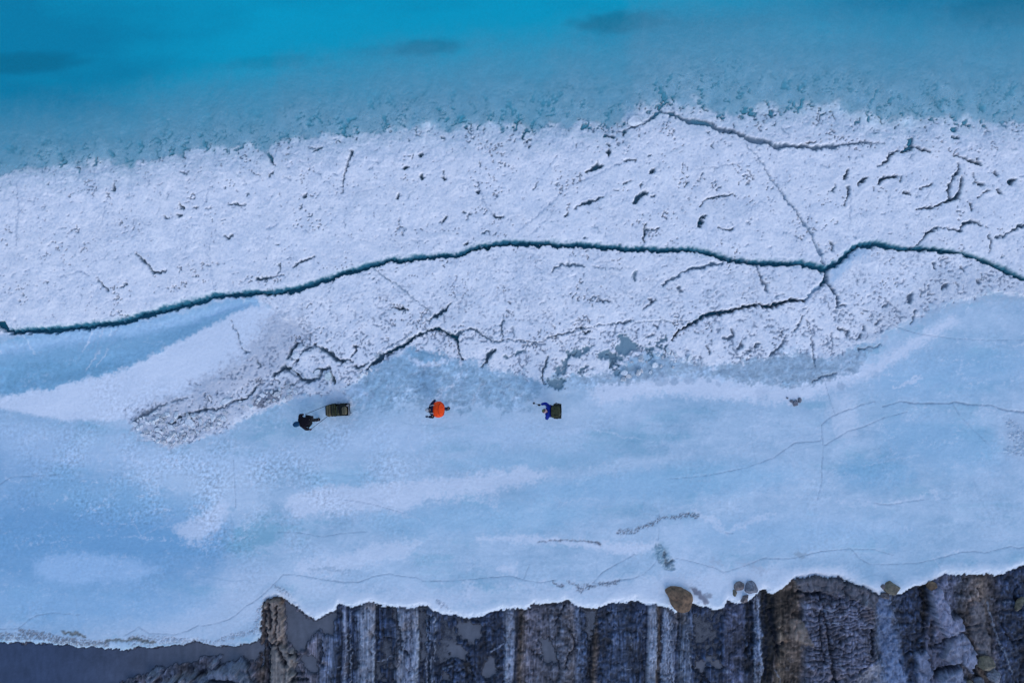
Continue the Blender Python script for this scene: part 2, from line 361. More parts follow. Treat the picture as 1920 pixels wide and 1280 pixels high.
# ------------------------------ relief of the crust
near_water = sstep(-140, 10, wd)
r1 = fbm(MX * 2.2 + n1, MY * 2.6 + n2, 3, 51, 0.6)
r2 = ridged(MX * 3.0 + 0.5 * n3, MY * 3.6 + 0.5 * n4, 3, 55)
r3 = fbm(MX * 8.5, MY * 8.5, 2, 61, 0.7)
r5 = np.clip(perlin(MX * 4.5 + 2 * n3, MY * 4.5 + 2 * n4, 66), 0.12, 1) - 0.12
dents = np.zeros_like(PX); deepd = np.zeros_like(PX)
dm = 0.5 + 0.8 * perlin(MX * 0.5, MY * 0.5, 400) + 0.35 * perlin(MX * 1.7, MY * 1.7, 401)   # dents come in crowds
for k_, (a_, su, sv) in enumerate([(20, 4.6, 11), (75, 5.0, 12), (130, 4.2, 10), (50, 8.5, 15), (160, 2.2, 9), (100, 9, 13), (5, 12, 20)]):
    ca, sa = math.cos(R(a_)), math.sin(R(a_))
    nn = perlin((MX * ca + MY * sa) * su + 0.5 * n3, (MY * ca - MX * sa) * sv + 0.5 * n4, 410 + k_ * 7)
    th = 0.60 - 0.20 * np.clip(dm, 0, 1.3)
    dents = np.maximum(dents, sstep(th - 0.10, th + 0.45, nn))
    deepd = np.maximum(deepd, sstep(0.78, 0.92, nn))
relief = (0.016 * r1 + 0.007 * r2 + 0.002 * r3 - 0.012 * r5 - 0.022 * dents) * NEAR
swell = 0.08 * fbm(MX * 0.35, MY * 0.35, 3, 71) + 0.035 * CR * ridged(MX * 0.55 + 0.4 * n1, MY * 0.8 + 0.4 * n2, 3, 74) * NEAR
slt = ridged(MX * 1.8 + 0.9 * cloud2, MY * 1.8 + 0.9 * cloud, 4, 57); slt2 = fbm(MX * 4 + cloud3, MY * 4, 4, 58, 0.75)
C *= (1 + SLM * np.clip(0.30 * slt + 0.60 * slt2 - 0.02, -0.45, 0.70))[..., None]
H += SLM * (0.02 * slt + 0.02 * slt2) * NEAR
H += relief * FINE + swell
mt_ = (0.5 * perlin(MX * 5 + n3, MY * 5 + n4, 431) + 0.6 * perlin(MX * 10, MY * 11, 432) + 0.5 * perlin(MX * 1.6, MY * 1.6, 433) + 0.5 * fbm(MX * 0.6, MY * 0.8, 3, 434)) * FINE * NEAR
mt_ = np.clip(mt_, -0.8, 0.5)[..., None] * np.where(ROCK, 0, 1)[..., None]
C *= 1 + mt_ * np.array((0.22, 0.16, 0.10), np.float32)
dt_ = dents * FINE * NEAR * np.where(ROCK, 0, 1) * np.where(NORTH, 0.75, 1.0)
C = C * (1 - 0.42 * dt_[..., None]) + np.array((0.36, 0.46, 0.57), np.float32) * 0.42 * dt_[..., None]  # dents darkened in the albedo itself so the relief reads as shaded
H += (1 - CR) * (0.006 * r3 + 0.012 * r1) * NEAR * np.where(ROCK, 0, 1)
# blow-holes and pits that reach dark wet ice
pit = perlin(MX * 3.3 + 1.3 * n3, MY * 3.3 + 1.3 * n4, 81) + 0.35 * perlin(MX * 0.45, MY * 0.45, 83)
pm = np.maximum(sstep(0.70, 0.84, pit), 0.40 * deepd) * FINE * NEAR * np.where(ROCK, 0, 1)
H -= 0.10 * pm
C = C * (1 - 0.55 * pm[..., None]) + np.array((0.16, 0.25, 0.31), np.float32) * 0.55 * pm[..., None]

# ------------------------------ cracks
def crack(pts, depth, col=DARK, k=1.0, soft=1.5, coords=None, bevel=0, wet_or_shade=0.0):
    sl, D, Wd, Sg = line_field(pts, 26, coords or (WX, WY))
    vary = 1 + (0.30 if bevel else 1.0) * (0.75 * perlin(MX[sl] * 1.7, MY[sl] * 1.7, 95) + 0.45 * perlin(MX[sl] * 5, MY[sl] * 5, 96))
    s = D - Wd / 2 * np.clip(vary, 0.15, 2.0) * (0.93 if bevel else 0.85)
    if bevel: s = s + 0.5 * n5[sl] + 2.6 * perlin(MX[sl] * 2.6, MY[sl] * 2.6, 98) * (Sg > 0) + 1.2 * perlin(MX[sl] * 6, MY[sl] * 6, 99) * (Sg > 0)
    m = sstep(soft, -soft * 0.8, s)
    if not bevel:
        dp = sstep(0.0, 3.0, -s)                    # shallow, pale lips; dark only where it is wide
        g_ = 0.35 * (1 - dp)
        lipc = np.array((0.30, 0.38, 0.44), np.float32)
        mk = np.clip(m * k, 0, 1)[..., None]
        C[sl] = C[sl] * (1 - mk) + (np.array(col, np.float32) * (1 - g_[..., None]) + lipc * g_[..., None]) * mk
        H[sl] -= depth * m * (0.45 + 0.55 * dp)
        FINE[sl] *= 1 - m
        return sl, m
    if bevel:
        t_ = np.clip((Sg * D + Wd * 0.5) / np.maximum(Wd, 1), 0, 1)       # 0 at the north lip .. 1 at the south lip
        wall = sstep(0.95, 0.35, t_ + 0.20 * perlin(MX[sl] * 0.8, MY[sl] * 0.8, 97))
        kk = (m * wall)
        depth = depth * (1 - 0.93 * wall) + 0.01
        col = np.array(col, np.float32)[None, None] * (1 - wall[..., None]) + np.array((0.05, 0.23, 0.29), np.float32) * wall[..., None]
        b = sstep(bevel, -1, s) * (Sg < 0) * (1 + 0.5 * perlin(MX[sl] * 2, MY[sl] * 2, 91))
        H[sl] -= 0.05 * b
        tint(sl, np.clip(b * wet_or_shade * 0.8, 0, 1), (0.30, 0.45, 0.50))
        b2 = sstep(bevel * 0.45, -1, s) * (Sg < 0)
        H[sl] -= 0.05 * b2
        tint(sl, b2 * wet_or_shade, (0.12, 0.28, 0.33))
    H[sl] -= depth * m
    mk = np.clip(m * k, 0, 1)[..., None]; C[sl] = C[sl] * (1 - mk) + np.asarray(col, np.float32) * mk
    FINE[sl] *= 1 - m
    return sl, m

crack(main_crack, 1.0, TEAL, 1.0, 1.4, bevel=9, wet_or_shade=0.75)
crack([(-20, 604, 9), (2, 604, 9), (8, 612, 4)], 1.0, DARK)
# from the junction down and to the left
crack([(1553, 508, 9), (1549, 520, 10), (1546, 532, 11)], 0.35, (0.12, 0.22, 0.30), 0.9)
crack([(1546, 532, 9), (1530, 541, 8), (1512, 558, 7), (1506, 566, 5)], 0.18, (0.30, 0.42, 0.52), 0.9)
crack([(1506, 567, 4), (1496, 563, 5), (1480, 562, 6), (1460, 572, 8), (1440, 574, 9), (1428, 574, 8), (1418, 571, 7), (1405, 575, 5), (1388, 578, 5), (1370, 583, 6), (1340, 586, 9), (1320, 592, 7), (1300, 605, 5), (1285, 612, 4), (1270, 625, 5), (1258, 637, 4)], 0.5, (0.05, 0.12, 0.17), 0.95)
soft_stroke([(1340, 587, 14), (1318, 594, 12), (1303, 602, 8)], (0.30, 0.38, 0.44), 0.6, 3, noise=6)
crack([(1553, 533, 8), (1562, 543, 6), (1568, 556, 4), (1570, 568, 4), (1569, 575, 3), (1583, 573, 2)], 0.3, (0.12, 0.20, 0.28), 0.9)
soft_patch([(1556, 508), (1600, 470), (1640, 466), (1600, 490), (1572, 520), (1556, 535)], (0.42, 0.56, 0.68), 0.75, 6, fine=0.2)
# upper right crack
crack([(1150, 248, 2), (1175, 243, 4), (1190, 236, 4), (1215, 225, 4), (1238, 208, 6), (1262, 213, 9), (1290, 222, 13), (1320, 228, 14), (1345, 237, 13), (1380, 250, 10), (1410, 262, 9), (1440, 267, 10), (1456, 277, 11), (1475, 272, 10), (1500, 273, 9), (1530, 277, 9), (1560, 275, 7), (1590, 270, 5), (1610, 266, 4), (1640, 267, 4), (1660, 270, 3)], 0.17, (0.15, 0.22, 0.28), 0.9)
crack([(1500, 272, 2), (1515, 268, 5), (1530, 265, 2)], 0.3)
crack([(1176, 242, 4), (1172, 252, 3)], 0.3)
# straight fissure falling to the junction
crack([(1400, 270, 1), (1418, 290, 2), (1430, 312, 2.5), (1445, 335, 2.5), (1460, 352, 3), (1468, 368, 6), (1490, 395, 4), (1510, 420, 5), (1525, 450, 5), (1538, 475, 6), (1546, 494, 6)], 0.16, (0.26, 0.38, 0.48), 0.8)
crack([(1302, 317, 1), (1340, 313, 2), (1390, 306, 2)], 0.06, GREY, 0.5)
# right hand fractures
crack([(1706, 464, 3), (1722, 458, 4), (1728, 450, 5), (1735, 440, 6), (1750, 430, 5), (1762, 427, 4), (1780, 430, 5), (1800, 433, 5), (1804, 420, 6), (1826, 414, 4), (1840, 422, 3)], 0.3, (0.08, 0.16, 0.22))
crack([(1855, 470, 3), (1858, 452, 5), (1852, 440, 3)], 0.25, (0.10, 0.18, 0.24))
crack([(1870, 446, 3), (1885, 440, 4), (1897, 430, 4), (1920, 424, 5), (1980, 412, 4)], 0.25, (0.10, 0.18, 0.24))
crack([(1822, 394, 5), (1820, 380, 4)], 0.2)
for g in [[(1645, 311, 2), (1660, 303, 4), (1668, 290, 7), (1684, 281, 6)], [(1690, 286, 3), (1700, 280, 8), (1715, 276, 5), (1745, 282, 3)], [(1702, 281, 4), (1712, 262, 8), (1716, 257, 3)],
          [(1790, 291, 2), (1812, 298, 4), (1833, 305, 8)], [(1796, 305, 2), (1798, 322, 5), (1786, 336, 6), (1780, 350, 8), (1780, 368, 6), (1784, 374, 4)], [(1804, 332, 4), (1803, 352, 7), (1796, 368, 7), (1780, 378, 6), (1768, 380, 3)],
          [(1770, 381, 3), (1745, 388, 4), (1722, 391, 6)], [(1585, 335, 6), (1590, 322, 7)], [(1608, 346, 7), (1625, 333, 5)], [(1645, 345, 4), (1658, 332, 9), (1680, 331, 6)], [(1830, 342, 5), (1845, 347, 3)], [(1835, 370, 3), (1850, 358, 4), (1857, 358, 3)],
          [(1868, 322, 7), (1870, 330, 6)], [(1893, 342, 8), (1905, 336, 6)], [(1873, 356, 6), (1875, 365, 5)], [(1790, 255, 6), (1800, 257, 5)], [(1795, 240, 6), (1790, 241, 5)], [(1540, 218, 3), (1550, 208, 5)], [(1348, 218, 5), (1358, 218, 4)],
          [(1583, 385, 3), (1590, 360, 5), (1592, 352, 5)], [(1712, 268, 6), (1708, 272, 6)], [(1832, 300, 7), (1838, 308, 6)], [(1695, 360, 5), (1705, 365, 4)], [(1727, 355, 2), (1745, 345, 4)]]:
    crack(g, 0.35, (0.05, 0.12, 0.17), 0.95)
# gashes scattered on the upper sheet
for g in [[(427, 382, 1), (440, 383, 5), (452, 384, 5), (460, 384, 1)], [(305, 403, 2), (310, 406, 5), (316, 408, 3)], [(335, 379, 2), (338, 388, 6), (345, 393, 2)], [(361, 389, 1), (366, 390, 3), (370, 389, 1)], [(386, 390, 2), (391, 392, 3)],
          [(421, 442, 3), (428, 448, 7), (434, 443, 3)], [(178, 520, 2), (188, 530, 5), (197, 540, 5), (201, 546, 2)], [(210, 345, 3), (212, 352, 7), (211, 358, 4)], [(228, 540, 3), (236, 530, 5)],
          [(258, 475, 2), (262, 486, 4), (277, 496, 5), (288, 508, 5), (300, 512, 5), (312, 506, 2)], [(335, 515, 4), (340, 502, 3)], [(480, 522, 5), (500, 522, 3), (530, 515, 4)], [(550, 499, 4), (565, 488, 6), (590, 482, 4)],
          [(500, 286, 4), (507, 296, 6), (514, 310, 3)], [(506, 330, 3), (512, 322, 3)], [(573, 366, 7), (575, 362, 5)], [(590, 282, 9), (600, 277, 6)], [(565, 385, 3), (560, 392, 4)], [(640, 362, 2), (655, 290, 3)],
          [(656, 292, 3), (659, 284, 5)], [(760, 316, 8), (766, 314, 5)], [(786, 290, 6), (788, 292, 6)], [(792, 333, 8), (790, 330, 7)], [(746, 372, 6), (752, 366, 5)], [(824, 255, 3), (832, 258, 4)], [(896, 361, 7), (898, 358, 5)], [(831, 333, 5), (834, 335, 5)],
          [(1100, 324, 4), (1110, 317, 12), (1121, 312, 13), (1131, 312, 3)], [(1190, 379, 9), (1197, 371, 13), (1213, 361, 9)], [(1222, 370, 5), (1226, 368, 4)], [(1168, 300, 2), (1180, 298, 4), (1190, 301, 3)], [(1168, 345, 2), (1178, 338, 4), (1186, 339, 2)],
          [(1224, 320, 8), (1220, 324, 6)], [(1200, 350, 5), (1204, 345, 4)], [(1140, 285, 8), (1142, 290, 6)], [(982, 247, 6), (985, 243, 7), (992, 244, 6)], [(982, 260, 3), (982, 248, 4)], [(992, 262, 5), (988, 266, 4)],
          [(1078, 392, 3), (1100, 380, 5), (1132, 369, 4)], [(1312, 420, 11), (1314, 412, 11), (1321, 405, 5)], [(1345, 426, 2), (1358, 430, 4), (1370, 434, 4), (1372, 427, 3)], [(1315, 388, 4), (1318, 378, 4), (1330, 371, 5), (1355, 366, 4), (1378, 366, 2)],
          [(1208, 455, 3), (1208, 432, 6), (1210, 420, 4)], [(1212, 431, 4), (1235, 428, 4)], [(875, 410, 2), (883, 400, 3)], [(925, 402, 6), (932, 406, 5), (945, 406, 3)], [(828, 415, 5), (836, 405, 4)], [(872, 458, 7), (876, 456, 7)],
          [(1290, 340, 3), (1285, 352, 3)], [(650, 222, 12), (662, 218, 6)], [(630, 226, 6), (636, 222, 6)], [(1060, 405, 5), (1065, 398, 3)], [(895, 240, 4), (900, 230, 4)], [(860, 225, 5), (868, 215, 4)], [(1558, 455, 5), (1560, 462, 5)],
          [(1560, 470, 4), (1562, 460, 3)], [(940, 200, 6), (950, 201, 5)], [(1025, 213, 5), (1040, 210, 4)], [(1095, 236, 10), (1105, 234, 6)], [(1135, 252, 6), (1150, 256, 6)], [(1690, 330, 4), (1688, 340, 4)]]:
    crack([(a, b, c * 0.85) for a, b, c in g], 0.30, (0.06, 0.15, 0.20), 0.9)
for k in range(230):
    x = rng.uniform(-30, 1950); y0_ = np.interp(x, *as_curve(waterline)); y1_ = np.interp(x, *as_curve(main_crack))
    u = rng.random() ** (1.5 if x < 1500 else 1.0); y = y0_ - 25 + u * (y1_ - y0_ + 15)
    if y > y1_ - 10: continue
    a = rng.uniform(0, math.pi); L = rng.choice([3, 5, 8, 13], p=[.35, .35, .2, .1]) * rng.uniform(0.7, 1.2); w = rng.uniform(1.6, 4.2)
    b = a + rng.uniform(-0.9, 0.9)
    p0 = (x, y, w * 0.5); p1 = (x + L * math.cos(a), y + L * math.sin(a), w); p2 = (p1[0] + L * 0.7 * math.cos(b), p1[1] + L * 0.7 * math.sin(b), w * 0.3)
    if k % 4: crack([p0, p1, p2], 0.07, (0.26, 0.36, 0.45), rng.uniform(0.35, 0.75), 1.8)
    else: crack([p0, p1, p2], 0.22, (0.08, 0.18, 0.24), 0.9, 1.4)
for k in range(260):                                    # faint scratches and pressure seams, in sheaves
    if k % 6 == 0:
        x0_ = rng.uniform(-30, 1950); a0_ = rng.choice([0.15, -0.65, 1.2, -1.1, 2.2]) + rng.normal() * 0.2
        y1_ = np.interp(x0_, *as_curve(main_crack)); y0c = rng.uniform(np.interp(x0_, *as_curve(waterline)) + 5, y1_ - 12) if k % 12 else rng.uniform(y1_ + 15, min(y1_ + 130, 640))
    if k % 12 >= 6 and x0_ < 560: continue
    x = x0_ + rng.normal() * 28; y = y0c + rng.normal() * 18; L = rng.uniform(12, 60); a = a0_ + rng.normal() * 0.12
    pts = [(x + L * t * math.cos(a) + rng.normal() * 1.2, y + L * t * math.sin(a) + rng.normal() * 1.2, 1.6) for t in (0, .35, .7, 1)]
    if k % 3 == 2: soft_stroke(pts, (0.84, 0.82, 0.83), 0.6, 1.4, coords=(WX, WY))
    else: crack(pts, 0.025, (0.42, 0.50, 0.60), rng.uniform(0.25, 0.6), 1.4)
# long faint seams of the upper sheet
for g in [[(950, 450, 2), (1000, 410, 2.5), (1060, 355, 2.5), (1080, 340, 1.5)], [(985, 445, 2), (1010, 425, 2), (1050, 390, 2)], [(893, 330, 2), (898, 350, 4), (905, 380, 4), (925, 402, 4)], [(740, 300, 2), (750, 275, 2), (756, 262, 1)], [(28, 345, 3), (35, 380, 3), (28, 440, 4), (32, 462, 3)],
          [(640, 370, 2), (675, 360, 1.5), (720, 352, 1)], [(385, 465, 1.5), (395, 495, 1.5), (398, 540, 1.5)], [(1208, 350, 2), (1222, 330, 2), (1235, 305, 2)], [(395, 340, 2), (385, 375, 2), (378, 390, 1)], [(345, 372, 1.5), (400, 352, 1.5)], [(500, 430, 3), (520, 420, 3)], [(110, 520, 2), (150, 508, 3), (165, 515, 4)],
          [(1590, 350, 3), (1596, 390, 3), (1590, 430, 2)], [(1080, 345, 2), (1130, 322, 3), (1180, 300, 2)], [(205, 350, 1.5), (190, 420, 2)], [(560, 300, 2), (600, 330, 1.5), (640, 360, 1)]]:
    crack(g, 0.05, (0.45, 0.52, 0.62), 0.5, 1.6)
# middle plates
crack([(697, 500, 2), (720, 520, 2), (745, 535, 2), (762, 548, 2), (790, 572, 2), (800, 578, 2), (812, 592, 2)], 0.12, (0.25, 0.35, 0.42), 0.8, 1.3)
crack([(803, 603, 3), (813, 596, 8), (822, 590, 7), (835, 580, 7), (848, 568, 2)], 0.3, (0.08, 0.18, 0.24), 0.95)
crack([(733, 575, 2), (745, 577, 3), (756, 580, 6), (764, 582, 2)], 0.3)
crack([(688, 692, 4), (700, 680, 8), (720, 666, 9), (740, 657, 6), (760, 645, 8), (780, 630, 6), (800, 622, 4), (820, 616, 6), (835, 622, 6), (845, 628, 8), (855, 630, 7), (858, 645, 7), (862, 660, 5), (870, 674, 3)], 0.4, (0.10, 0.20, 0.26), 0.95)
crack([(700, 672, 2), (730, 650, 3), (760, 630, 2), (775, 620, 1)], 0.15, (0.26, 0.32, 0.38), 0.8)
crack([(855, 630, 6), (868, 619, 5), (880, 616, 4), (895, 622, 4), (915, 637, 4), (925, 642, 3), (945, 637, 3), (965, 639, 2.5), (990, 640, 2.5), (1010, 642, 2), (1030, 632, 2), (1060, 625, 4), (1090, 616, 3), (1120, 610, 2), (1150, 607, 2), (1170, 606, 5), (1180, 602, 3)], 0.25, (0.14, 0.22, 0.28), 0.9, 1.3)
crack([(1180, 602, 2), (1210, 605, 1.5), (1245, 600, 3), (1258, 603, 1.5), (1300, 600, 1)], 0.12, (0.2, 0.28, 0.34), 0.8, 1.2)
crack([(1088, 614, 5), (1092, 622, 9), (1100, 626, 7), (1106, 620, 4)], 0.25, (0.10, 0.16, 0.20), 0.9)
crack([(944, 590, 2), (946, 600, 4), (939, 609, 4), (940, 618, 4), (943, 626, 3), (944, 637, 2)], 0.2, (0.16, 0.24, 0.30), 0.9)
crack([(962, 615, 4), (963, 634, 3)], 0.1, (0.3, 0.36, 0.42), 0.7)
crack([(928, 658, 4), (918, 664, 7), (914, 672, 7), (911, 680, 6), (904, 686, 7)], 0.3, (0.12, 0.20, 0.25), 0.95)
crack([(1028, 696, 5), (1026, 703, 8), (1018, 712, 6), (1018, 722, 5), (1022, 732, 3)], 0.0, GREY, 0.0)
crack([(1027, 672, 3), (1024, 684, 6), (1018, 695, 5), (1014, 708, 4), (1020, 718, 2)], 0.25, (0.14, 0.22, 0.27), 0.9)
crack([(592, 646, 3), (605, 653, 6), (620, 662, 7), (628, 672, 8), (640, 678, 6), (650, 675, 4), (662, 678, 2)], 0.3, (0.10, 0.17, 0.22), 0.95)
crack([(558, 643, 4), (550, 652, 5), (544, 662, 7), (542, 670, 6)], 0.28, (0.10, 0.17, 0.22), 0.95)
crack([(592, 648, 5), (575, 656, 7), (560, 664, 6), (556, 678, 5)], 0.2, (0.16, 0.22, 0.28), 0.9)
crack([(512, 706, 7), (525, 697, 9), (534, 688, 11), (542, 694, 8), (556, 702, 7), (566, 712, 10), (580, 714, 9), (598, 708, 6), (604, 696, 6), (612, 692, 6), (618, 692, 5)], 0.25, (0.17, 0.23, 0.28), 0.95)
crack([(535, 688, 4), (548, 692, 3), (558, 702, 3)], 0.25)
crack([(618, 688, 3), (620, 697, 5), (626, 712, 7), (628, 718, 4)], 0.25, (0.10, 0.16, 0.18), 0.95)
crack([(590, 698, 5), (598, 692, 5), (606, 694, 4)], 0.2, (0.12, 0.18, 0.22), 0.9)
crack([(662, 688, 5), (672, 690, 7), (682, 684, 4), (690, 678, 3)], 0.2, (0.14, 0.2, 0.25), 0.9)
crack([(664, 649, 3), (669, 652, 5), (667, 660, 4), (660, 668, 4)], 0.25, (0.08, 0.13, 0.18), 0.9)
crack([(434, 598, 1.5), (440, 615, 2.5), (446, 630, 3), (450, 640, 2), (455, 655, 5), (462, 662, 6), (468, 660, 2)], 0.15, (0.22, 0.30, 0.36), 0.85)
crack([(480, 725, 4), (475, 735, 5), (466, 745, 7), (455, 750, 6), (443, 752, 4), (430, 760, 3), (418, 764, 3), (403, 768, 3), (392, 765, 3), (383, 767, 5), (368, 770, 6), (360, 773, 3), (345, 775, 4), (338, 783, 5), (325, 793, 6), (315, 792, 3)], 0.2, (0.10, 0.14, 0.18), 0.95)
crack([(313, 756, 2), (303, 760, 6), (295, 764, 5), (285, 770, 8), (272, 776, 10), (260, 784, 7), (252, 788, 4)], 0.1, (0.16, 0.18, 0.21), 0.9)
crack([(330, 749, 2), (322, 752, 6), (338, 747, 5), (352, 746, 2)], 0.1, (0.22, 0.24, 0.27), 0.85)
crack([(482, 676, 3), (486, 686, 4), (484, 690, 3)], 0.15, (0.2, 0.24, 0.28), 0.9)
crack([(506, 740, 1.5), (530, 728, 2.5), (555, 718, 2), (565, 712, 1)], 0.1, (0.10, 0.14, 0.18), 0.9, 1.2)
# lines of the central plate
crack([(1033, 512, 2), (1042, 502, 4), (1052, 496, 5), (1066, 496, 6), (1084, 497, 3), (1098, 499, 1.5)], 0.2, (0.20, 0.28, 0.34), 0.9)
for a in range(5):
    crack([(1112 + a * 15, 502 + a % 2, 1.5), (1121 + a * 15, 503, 2)], 0.1, (0.25, 0.32, 0.38), 0.8)
crack([(1244, 535, 5), (1252, 528, 5), (1268, 518, 3), (1285, 508, 3), (1300, 503, 6), (1315, 504, 4), (1335, 495, 4), (1352, 493, 3)], 0.22, (0.14, 0.24, 0.32), 0.9)
crack([(1186, 518, 3), (1192, 510, 6), (1188, 525, 4)], 0.15, (0.2, 0.3, 0.36), 0.8)
crack([(1416, 500, 4), (1422, 512, 3), (1427, 528, 5), (1436, 534, 8), (1437, 546, 3)], 0.18, (0.22, 0.27, 0.33), 0.85)
crack([(1452, 558, 3), (1465, 552, 3)], 0.1, (0.25, 0.33, 0.4), 0.8)
for g in [[(1135, 562, 5), (1142, 565, 6)], [(1218, 562, 7), (1225, 568, 3)], [(1273, 540, 6), (1278, 548, 4)], [(1130, 565, 8), (1122, 562, 5)], [(1206, 578, 3), (1230, 562, 3)], [(1228, 610, 6), (1232, 616, 5)], [(957, 571, 6), (950, 566, 4)],
          [(1212, 633, 5), (1222, 627, 6)], [(1506, 592, 4), (1502, 600, 5), (1490, 620, 3)], [(1515, 600, 2), (1520, 625, 2), (1525, 655, 3), (1527, 685, 3)], [(1440, 668, 4), (1458, 655, 5), (1470, 640, 4), (1474, 632, 3)],
          [(1355, 632, 3), (1366, 636, 8), (1374, 628, 6), (1372, 618, 4)], [(1328, 650, 7), (1330, 662, 5)], [(1385, 655, 8), (1392, 645, 7), (1390, 638, 4)], [(1400, 660, 3), (1406, 656, 4)], [(1417, 650, 7), (1422, 645, 6)], [(1469, 622, 6), (1466, 632, 5)],
          [(1702, 560, 8), (1708, 552, 8), (1704, 566, 7)], [(1728, 556, 6), (1726, 546, 5)], [(1766, 538, 10), (1776, 530, 6)], [(1750, 502, 7), (1748, 492, 5)], [(1572, 615, 5), (1588, 622, 6), (1585, 632, 5)], [(1607, 638, 3), (1616, 628, 4), (1612, 634, 4)],
          [(1620, 610, 6), (1622, 620, 6)], [(1640, 608, 8), (1650, 602, 6)], [(1655, 575, 6), (1660, 570, 4)], [(1716, 585, 5), (1714, 596, 5), (1708, 604, 4)], [(1790, 530, 6), (1795, 536, 4)], [(1800, 500, 4), (1806, 508, 4)], [(1830, 525, 5), (1836, 530, 4)],
          [(1610, 655, 4), (1628, 651, 3), (1650, 648, 2)], [(1570, 700, 2), (1540, 705, 3), (1525, 716, 2)]]:
    crack(g, 0.16, (0.14, 0.18, 0.23), 0.85)
# hairlines running through the smooth ice
FINEC = (SXc, SYc)
for g in [[(1606, 577, 2), (1630, 584, 2), (1660, 600, 2.5), (1684, 614, 3), (1720, 625, 1.5), (1780, 634, 1.2), (1850, 638, 1), (1930, 636, 1), (2100, 640, 1)],
          [(1540, 797, 2), (1555, 783, 2), (1572, 775, 2.5), (1590, 767, 3), (1600, 766, 1.5), (1615, 758, 2.5), (1640, 753, 2)],
          [(1655, 762, 3), (1690, 752, 4.5), (1712, 756, 5), (1780, 756, 5), (1790, 753, 5), (1815, 758, 5), (1860, 760, 5.5), (1875, 766, 6), (1895, 770, 6), (1930, 773, 6), (2100, 790, 6)],
          [(1250, 898, 1), (1330, 890, 1.5), (1400, 876, 1.8), (1450, 858, 2.2), (1490, 830, 2.5), (1540, 826, 2.2), (1541, 812, 1.5), (1540, 797, 1.5)],
          [(1545, 835, 2.2), (1570, 820, 2), (1590, 808, 2.2), (1620, 800, 2), (1660, 782, 1.8), (1700, 772, 1)],
          [(1543, 820, 1.8), (1543, 850, 1.5), (1540, 880, 1.5), (1540, 905, 1.3), (1533, 937, 1.2)], [(1535, 690, 1), (1542, 700, 1.6), (1548, 720, 1.5), (1556, 750, 1.2), (1566, 776, 1)],
          [(0, 1178, 1.5), (35, 1177, 2), (55, 1160, 2), (70, 1153, 1.8), (100, 1148, 1.5), (150, 1152, 1)], [(235, 1190, 2), (250, 1182, 1.2), (259, 1174, 1), (268, 1180, 2), (280, 1187, 2), (330, 1188, 2), (350, 1183, 2), (372, 1172, 2.2)], [(378, 1173, 2), (400, 1170, 2), (430, 1160, 2), (445, 1150, 2), (462, 1135, 2.2), (480, 1125, 2.4), (500, 1108, 2.8), (518, 1090, 2.4), (532, 1076, 2)],
          [(532, 1076, 1.8), (560, 1078, 1.8), (600, 1085, 1.8), (640, 1091, 2.2), (672, 1091, 2.4), (700, 1080, 2.2), (728, 1075, 2.6), (760, 1081, 2.2), (780, 1082, 2.4), (795, 1089, 2.4), (840, 1089, 2), (900, 1084, 1.8), (958, 1079, 2.4), (985, 1087, 2.2), (1012, 1091, 3), (1040, 1087, 2)],
          [(1110, 1092, 2), (1140, 1093, 4), (1165, 1086, 3), (1185, 1084, 2), (1205, 1076, 2), (1222, 1062, 1.5), (1230, 1052, 1)],
          [(1265, 1046, 2), (1300, 1053, 1.8), (1340, 1064, 1.8), (1357, 1073, 2.2), (1380, 1066, 2), (1400, 1059, 2.2), (1432, 1046, 2.6), (1480, 1047, 2.2), (1500, 1043, 2), (1540, 1033, 3), (1595, 1028, 2.4), (1612, 1047, 2.4), (1632, 1058, 2.4), (1660, 1058, 2), (1720, 1055, 2), (1760, 1047, 2), (1800, 1035, 2), (1830, 1033, 2), (1845, 1036, 2), (1895, 1024, 2), (1908, 1027, 2), (1960, 1020, 2), (2100, 1000, 2)],
          [(1595, 1028, 1.5), (1640, 1030, 1.2), (1675, 1040, 1)], [(1112, 1092, 2.6), (1130, 1072, 2.2), (1165, 1052, 1.6), (1190, 1038, 1)], [(982, 1085, 1.5), (993, 1057, 1)], [(520, 997, 1), (560, 998, 1.3), (603, 1006, 1.6), (640, 1000, 1.6), (690, 995, 1)],
          [(0, 908, 1.6), (20, 894, 1.6), (60, 892, 1.4), (110, 889, 1)], [(1236, 985, 1), (1234, 1012, 1.6)], [(1640, 943, 3), (1665, 946, 2.6), (1690, 942, 1.6), (1740, 935, 1)], [(1360, 998, 2), (1375, 1000, 2.5)], [(438, 860, 1.2), (442, 950, 1)],
          [(1785, 755, 1.3), (1800, 780, 1), (1850, 830, 1)], [(760, 962, 1), (700, 945, 1.2), (640, 935, 1)]]:
    crack([(a, b, c * 0.62) for a, b, c in g], 0.05, (0.16, 0.23, 0.31), 0.62, 1.25, FINEC)
for k in range(110):                                    # scuffs, veins and healed fractures in the smooth ice
    x = rng.uniform(-20, 1940); y = rng.uniform(790, 1120); a = rng.normal() * 0.25 - 0.08 + (1.3 if k % 5 == 0 else 0); L = rng.uniform(15, 110)
    pts = [(x + L * t * math.cos(a) + rng.normal() * 1.5, y + L * t * math.sin(a) + 3.5 * rng.normal(), 1.2 + 0.8 * rng.random()) for t in (0, .3, .6, .8, 1)]
    if k % 2: soft_stroke(pts, WH, rng.uniform(0.15, 0.5), 1.5, coords=(WX, WY), noise=1.5)
    else: crack(pts, 0.012, (0.26, 0.40, 0.50), rng.uniform(0.12, 0.38), 1.4, FINEC)
soft_stroke([(580, 1066, 4), (630, 1068, 6), (650, 1072, 3)], (0.3, 0.4, 0.48), 0.6, 3, noise=4)
